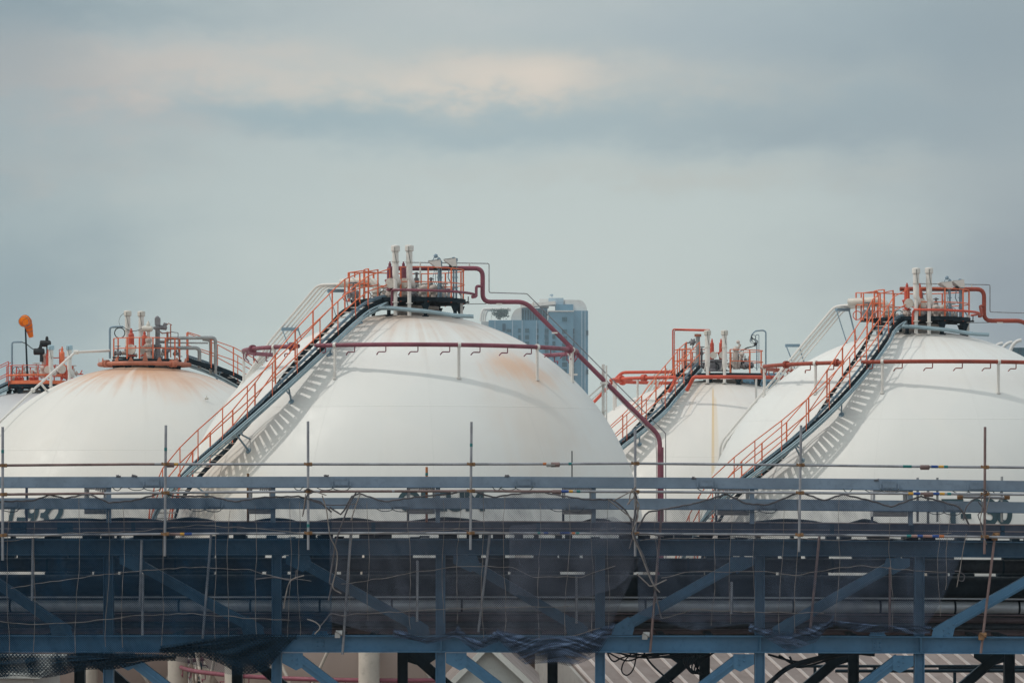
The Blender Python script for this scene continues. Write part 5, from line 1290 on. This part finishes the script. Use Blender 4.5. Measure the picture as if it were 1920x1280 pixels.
while i < e1:
    w.hexa([q_(i-.05, s0, .002), q_(i+.05, s0, .002), q_(i+.05, s1, .002), q_(i-.05, s1, .002)], [q_(i-.025, s0, .05), q_(i+.025, s0, .05), q_(i+.025, s1, .05), q_(i-.025, s1, .05)]); i += .56
w.build('roof_rib', M['rib'], ro)
up = lambda v: Vector((v.x, v.y, 0))
w = MB()
for (A, B) in ((q_(e0, s1-.3, -.07), q_(e1, s1-.3, -.07)), (q_(e0, s0, -.07), q_(e0, s1-.3, -.07)), (q_(e1, s0, -.07), q_(e1, s1-.3, -.07))):
    t = (up(B)-up(A)).normalized(); n = Vector((t.y, -t.x, 0))*.1
    w.hexa([up(A), up(B), up(B)+n, up(A)+n], [A, B, B+n, A+n])
w.build('wall', M['wall_low'], wh)
# back slope of the roof so the ridge is a ridge
db = -dn*math.cos(pit)-Z*math.sin(pit); q2 = lambda i, j, h=0.: q_(i, s0, h)+db*j
MB().hexa([q2(e0, .01, -.06), q2(e1, .01, -.06), q2(e1, 8, -.06), q2(e0, 8, -.06)], [q2(e0, .01), q2(e1, .01), q2(e1, 8), q2(e0, 8)]).build('roof', M['roof'], wh)
MB().tube([q2(e0, 0, .05), q2(e1, 0, .05)], .12, 8).build('ridge_cap', M['rib'], wh)
# roof ventilators
for x, y, h, D in ((1387, 1232, 34, 86), (1868, 1268, 24, 88)):
    p = P(x, y+h, D); vt = empty('roof_ventilator', p); tag(vt, 'drum shaped grey ventilator on the pink roof, half behind a rear rack leg' if x < 1500 else 'white drum ventilator standing on the roof at the lower right', 'ventilator')
    r = .26 if x < 1500 else .3; H = h/F*D
    w = MB().lathe([(r*.8, 0), (r*.8, H*.3), (r, H*.32), (r, H*.9), (r*.4, H*1.05), (.02, H*1.08)], p, Z, 18); w.build('drum', M['galv' if x < 1500 else 'trim'], vt)
    w = MB()
    for k in range(3): w.lathe([(r*1.04, H*(.4+.17*k)), (r*1.07, H*(.42+.17*k)), (r*1.04, H*(.44+.17*k))], p, Z, 18)
    w.build('band', M['tray'], vt)
# gabled shed in front of the middle sphere
sh = empty('gabled_shed', (P(915, 1300, 78).x, 80, 0)); tag(sh, 'small pale grey gabled shed of ribbed sheet below the middle of the rack', 'building')
ap = P(916, 1208, 78); lf = P(838, 1288, 78); rt = P(1002, 1288, 78); dpt = Vector((.0, 7, 0))
base = [Vector((lf.x, 78, 0)), Vector((rt.x, 78, 0)), rt, ap, lf]
MB().add(base+[v+dpt for v in base], [(0, 1, 2, 3, 4), (9, 8, 7, 6, 5), (1, 6, 7, 2), (0, 4, 9, 5)]).build('wall', M['sheet'], sh)
w = MB(); n = 46
for k in range(n):
    x = lf.x+.04+(rt.x-lf.x-.08)*k/(n-1); zt = lf.z+(ap.z-lf.z)*(1-abs(x-ap.x)/((ap.x-lf.x) if x < ap.x else (rt.x-ap.x))); w.box((x, 77.985, zt/2), (.022, .03, max(zt-.12, .1)))
w.build('wall_rib', M['sheet'], sh)
for A in (lf, rt):
    d = (A-ap).normalized(); t = Vector((0, 0, .07)); f = [ap-YV*.25, A+d*.25-YV*.25, A+d*.25+dpt, ap+dpt]
    MB().hexa([v+Z*.012 for v in f], [v+t for v in f]).build('roof', M['roof'], sh)
    MB().bar(ap-YV*.29, A+d*.25-YV*.29, .07, .2).build('barge_board', M['trim'], sh)
# low shed roof at the lower left
sl_ = empty('low_shed', (P(10, 1300, 80).x, 82, 0)); tag(sl_, 'low shed with a pale roof edge at the lower left behind the sagging net', 'building')
A = P(-120, 1271, 80); B = P(74, 1271, 80); w = MB(); w.hexa([A, B, B+YV*5, A+YV*5], [A+Z*.1, B+Z*.1, B+YV*5+Z*.35, A+YV*5+Z*.35]); w.build('roof', M['trim'], sl_)
MB().hexa([Vector((A.x, 80.1, 0)), Vector((B.x-.2, 80.1, 0)), Vector((B.x-.2, 84.9, 0)), Vector((A.x, 84.9, 0))], [Vector((A.x, 80.1, A.z-.01)), Vector((B.x-.2, 80.1, A.z-.01)), Vector((B.x-.2, 84.9, A.z-.01)), Vector((A.x, 84.9, A.z-.01))]).build('wall', M['wall_low'], sl_)
# dark service pipes low behind the right of the rack
for k, (x0, x1, y, r) in enumerate(((1498, 1640, 1248, .03), (1566, 1925, 1257, .035), (1760, 1925, 1251, .05))):
    D = DR+6+.4*k; w = MB().tube([P(x0, y, D), P(x1+260, y, D)], r, 8)
    for x in (x0+30, x1): w.bar(P(x, y+2, D), Vector((P(x, y, D).x, D, .0)), .06, .06)
    tag(w.build('service_pipe', M['rear'], None, (P((x0+x1)/2, y, D).x, D, 0)), ['short dark service pipe under the right half of the rack', 'long dark service pipe crossing the ribbed roof at the lower right', 'thickest dark service pipe at the lower right corner'][k], 'pipe')
cbr = empty('cable_tangle', (P(1250, 1220, DR+1.3).x, DR+1.3, P(0, 1250, DR).z)); tag(cbr, 'tangle of black cables drooping under the bottom chord on the right', 'cables'); rn = random.Random(6)
for k in range(7): MB().tube(catmull([P(1130+rn.uniform(-10, 10), 1216, DR+1.5), P(1150+12*k, 1228+rn.uniform(-4, 14), DR+1.5), P(1180+16*k, 1224+rn.uniform(0, 10), DR+1.6), P(1290+8*k, 1219, DR+1.6)], 7), .016, 5).build('cable', M['pipe_dark'], cbr)
MB().tube(catmull([P(1190, 1218, DR+1.2), P(1170, 1240, DR+1.2), P(1166, 1258, DR+1.2), P(1176, 1265, DR+1.2), P(1188, 1252, DR+1.2), P(1195, 1218, DR+1.2)], 7), .014, 5).build('cable', M['pipe_dark'], cbr)
MB().tube(catmull([P(1205, 1218, DR+1.2), P(1218, 1240, DR+1.3), P(1240, 1262, DR+1.3), P(1275, 1290, DR+1.3)], 7), .02, 5).build('cable', M['pipe_dark'], cbr)
for k in range(5): MB().tube(catmull([P(1290+6*k, 1222, DR+1.2), P(1282+5*k, 1240+4*k, DR+1.2), P(1300+4*k, 1262, DR+1.2), P(1315-3*k, 1240, DR+1.2), P(1340, 1222, DR+1.2)], 6), .015, 5).build('cable', M['pipe_dark'], cbr)
for k in range(3): MB().tube(catmull([P(1440+k*20, 1226+k*2, DR+.8), P(1500, 1240+k*5, DR+.8), P(1560+k*15, 1226, DR+.8), P(1640, 1222+k*3, DR+.8)], 7), .022, 5).build('cable', M['pipe_dark'], cbr)
MB().tube(catmull([P(1440, 1282, DR+.7), P(1480, 1250, DR+.7), P(1540, 1232, DR+.7), P(1600, 1222, DR+.7)], 7), .05, 7).build('cable', M['pipe_dark'], cbr)
# ---------------------------------------------------------------- ground, light, sky, camera
LD = Vector((-.62, -.10, .78)).normalized()          # towards the sun
sl = bpy.data.lights.new('sun', 'SUN'); sl.energy = 2.4; sl.angle = R(1.3); sl.color = (1, .93, .84)
so = bpy.data.objects.new('sun', sl); col.objects.link(so); so.rotation_euler = LD.to_track_quat('Z', 'Y').to_euler(); so.location = (-60, 40, 90)

g = MB(); n = 24; S = 9000
vs = []; fs = []
g.add([(-S, -S, 0), (S, -S, 0), (S, S, 0), (-S, S, 0)], [(0, 1, 2, 3)])
ground = g.build('ground', paint('concrete_yard', (.20, .155, .125), .85, .25, .08, bump=.1)); tag(ground, kind='structure')

w = bpy.data.worlds.new('World'); scene.world = w; w.use_nodes = True
nt = NT(w.node_tree); nt.n.clear()
tc = nt.new('ShaderNodeTexCoord').outputs['Generated']
sep = nt.new('ShaderNodeSeparateXYZ'); nt.l.new(tc, sep.inputs[0]); dx, dy, dz = sep.outputs
az = nt.math('ARCTAN2', dx, dy); el = nt.math('ARCSINE', dz)
pxu = lambda x: math.atan((x-960)/F); pyv = lambda y: math.atan((HZ-y)/F)
# slow warp so that cloud banks get soft uneven edges
v3 = nt.comb(nt.math('MULTIPLY', az, 20.), nt.math('MULTIPLY', el, 40.), 3.1)
n1 = nt.noise(v3, 1., 4, .5); n2 = nt.noise(nt.comb(nt.math('MULTIPLY', az, 52.), nt.math('MULTIPLY', el, 105.), 7.7), 1., 5, .55)
azw = nt.math('ADD', az, nt.math('MULTIPLY', nt.math('SUBTRACT', n1, .5), .07))
elw = nt.math('ADD', el, nt.math('MULTIPLY', nt.math('SUBTRACT', n1, .5), .020))
elw = nt.math('ADD', elw, nt.math('MULTIPLY', nt.math('SUBTRACT', n2, .5), .014))
base = nt.mix(nt.ramp(el, R(3.0), R(9.0)), lin((201, 212, 208)), lin((180, 194, 196)))
base = nt.mix(nt.ramp(el, R(11), R(40)), base, lin((222, 232, 235)))
big = nt.noise(nt.comb(nt.math('MULTIPLY', az, 3.), nt.math('MULTIPLY', el, 9.), 1.), 1., 4)
hi = nt.math('MULTIPLY', nt.ramp(el, R(10), R(16)), nt.ramp(big, .42, .62))
base = nt.mix(nt.math('MULTIPLY', hi, .45), base, lin((165, 178, 186)))
c = base
BLOBS = [  # photo x, y, half widths, colour, strength
    (960, 150, 900, 62, (206, 204, 195), .75), (945, 150, 230, 36, (236, 221, 204), .85), (620, 128, 330, 34, (210, 207, 200), .4), (190, 185, 240, 80, (217, 204, 194), .88), (90, 150, 150, 40, (210, 200, 191), .75), (60, 112, 480, 42, (212, 204, 195), .8),
    (60, 330, 200, 40, (204, 200, 192), .6),
    (760, 25, 520, 40, (198, 203, 202), .7), (150, 25, 420, 36, (152, 171, 178), .75), (1750, 90, 420, 110, (150, 169, 178), .8), (1330, 60, 260, 60, (168, 182, 190), .5),
    (560, 226, 300, 36, (158, 180, 187), .9), (1000, 240, 420, 36, (160, 182, 190), .8), (1560, 235, 430, 60, (154, 172, 180), .85),
    (1000, 470, 520, 170, (206, 215, 211), .7), (1300, 330, 500, 34, (196, 200, 194), .6), (-40, 560, 330, 330, (142, 163, 172), .85), (1990, 560, 330, 300, (140, 151, 162), .9), (-60, 30, 260, 200, (138, 156, 166), .7), (1980, 40, 300, 200, (146, 161, 170), .7)]
for (bx, by, sx, sy, cc, amt) in BLOBS:
    a = nt.math('DIVIDE', nt.math('SUBTRACT', azw, pxu(bx)), sx/F); b = nt.math('DIVIDE', nt.math('SUBTRACT', elw, pyv(by)), sy/F)
    r2 = nt.math('ADD', nt.math('MULTIPLY', a, a), nt.math('MULTIPLY', b, b))
    gsn = nt.math('MULTIPLY', nt.math('EXPONENT', nt.math('MULTIPLY', r2, -.9)), amt)
    if cc[0] > cc[2]: gsn = nt.math('MULTIPLY', gsn, nt.ramp(n2, .36, .62, .62, 1.12))      # warm banks are broken
    c = nt.mix(gsn, c, lin(cc))
# unseen sky brightened at right, left and behind as added fill on the spheres
right = nt.math('MULTIPLY', nt.ramp(az, R(13), R(55)), nt.ramp(az, R(165), R(120)))
c = nt.mix(nt.math('MULTIPLY', right, nt.ramp(el, R(60), R(20), .0, .6)), c, lin((226, 233, 237)))
back = nt.ramp(nt.math('ABSOLUTE', az), R(60), R(120))
leftf = nt.math('MAXIMUM', nt.ramp(az, R(-25), R(-70)), nt.ramp(az, R(150), R(175)))
c = nt.mix(nt.math('MULTIPLY', leftf, .8), c, lin((238, 238, 232)))
sky = nt.new('ShaderNodeTexSky', sky_type='NISHITA'); sky.sun_disc = False
sky.sun_elevation = math.asin(LD.z); sky.sun_rotation = math.atan2(LD.x, LD.y); sky.air_density = 1.2; sky.dust_density = 2.5
EXPO = -.72
k = 1/(2**EXPO)/.1            # overcast deck brightness for a background strength of 0.1
sc_ = nt.new('ShaderNodeVectorMath', operation='SCALE'); nt.l.new(c, sc_.inputs[0]); sc_.inputs['Scale'].default_value = k
mx = nt.mix(.06, sc_.outputs[0], sky.outputs[0])
bg = nt.new('ShaderNodeBackground'); nt.l.new(mx, bg.inputs['Color']); bg.inputs['Strength'].default_value = .1
out = nt.new('ShaderNodeOutputWorld'); nt.l.new(bg.outputs[0], out.inputs['Surface'])

HAZE = .00022
hb = MB().hexa([(-900, -40, -1), (900, -40, -1), (900, 1340, -1), (-900, 1340, -1)], [(-900, -40, 130), (900, -40, 130), (900, 1340, 130), (-900, 1340, 130)])
hm = bpy.data.materials.new('haze'); hm.use_nodes = True; hn = hm.node_tree; hn.nodes.clear()
pv = hn.nodes.new('ShaderNodeVolumePrincipled'); pv.inputs['Color'].default_value = (.78, .90, .98, 1); pv.inputs['Density'].default_value = HAZE
ho = hn.nodes.new('ShaderNodeOutputMaterial'); hn.links.new(pv.outputs[0], ho.inputs['Volume'])
tag(hb.build('haze', hm), kind='stuff')
cam = bpy.data.cameras.new('camera'); cam.sensor_width = 36; cam.lens = 36*F/1920; cam.shift_y = (HZ-640)/1920
cam.clip_end = 30000; cam.clip_start = .5
co = bpy.data.objects.new('camera', cam); col.objects.link(co); co.location = (0, 0, EYE); co.rotation_euler = (R(90), 0, 0)
scene.camera = co
vs_ = scene.view_settings; vs_.view_transform = 'Standard'; vs_.look = 'None'; vs_.gamma = 1; vs_.use_curve_mapping = False; vs_.exposure = EXPO
scene.cycles.max_bounces = 6; scene.cycles.transparent_max_bounces = 16
for o in scene.objects:
    if 'zc' in o.keys(): del o['zc']
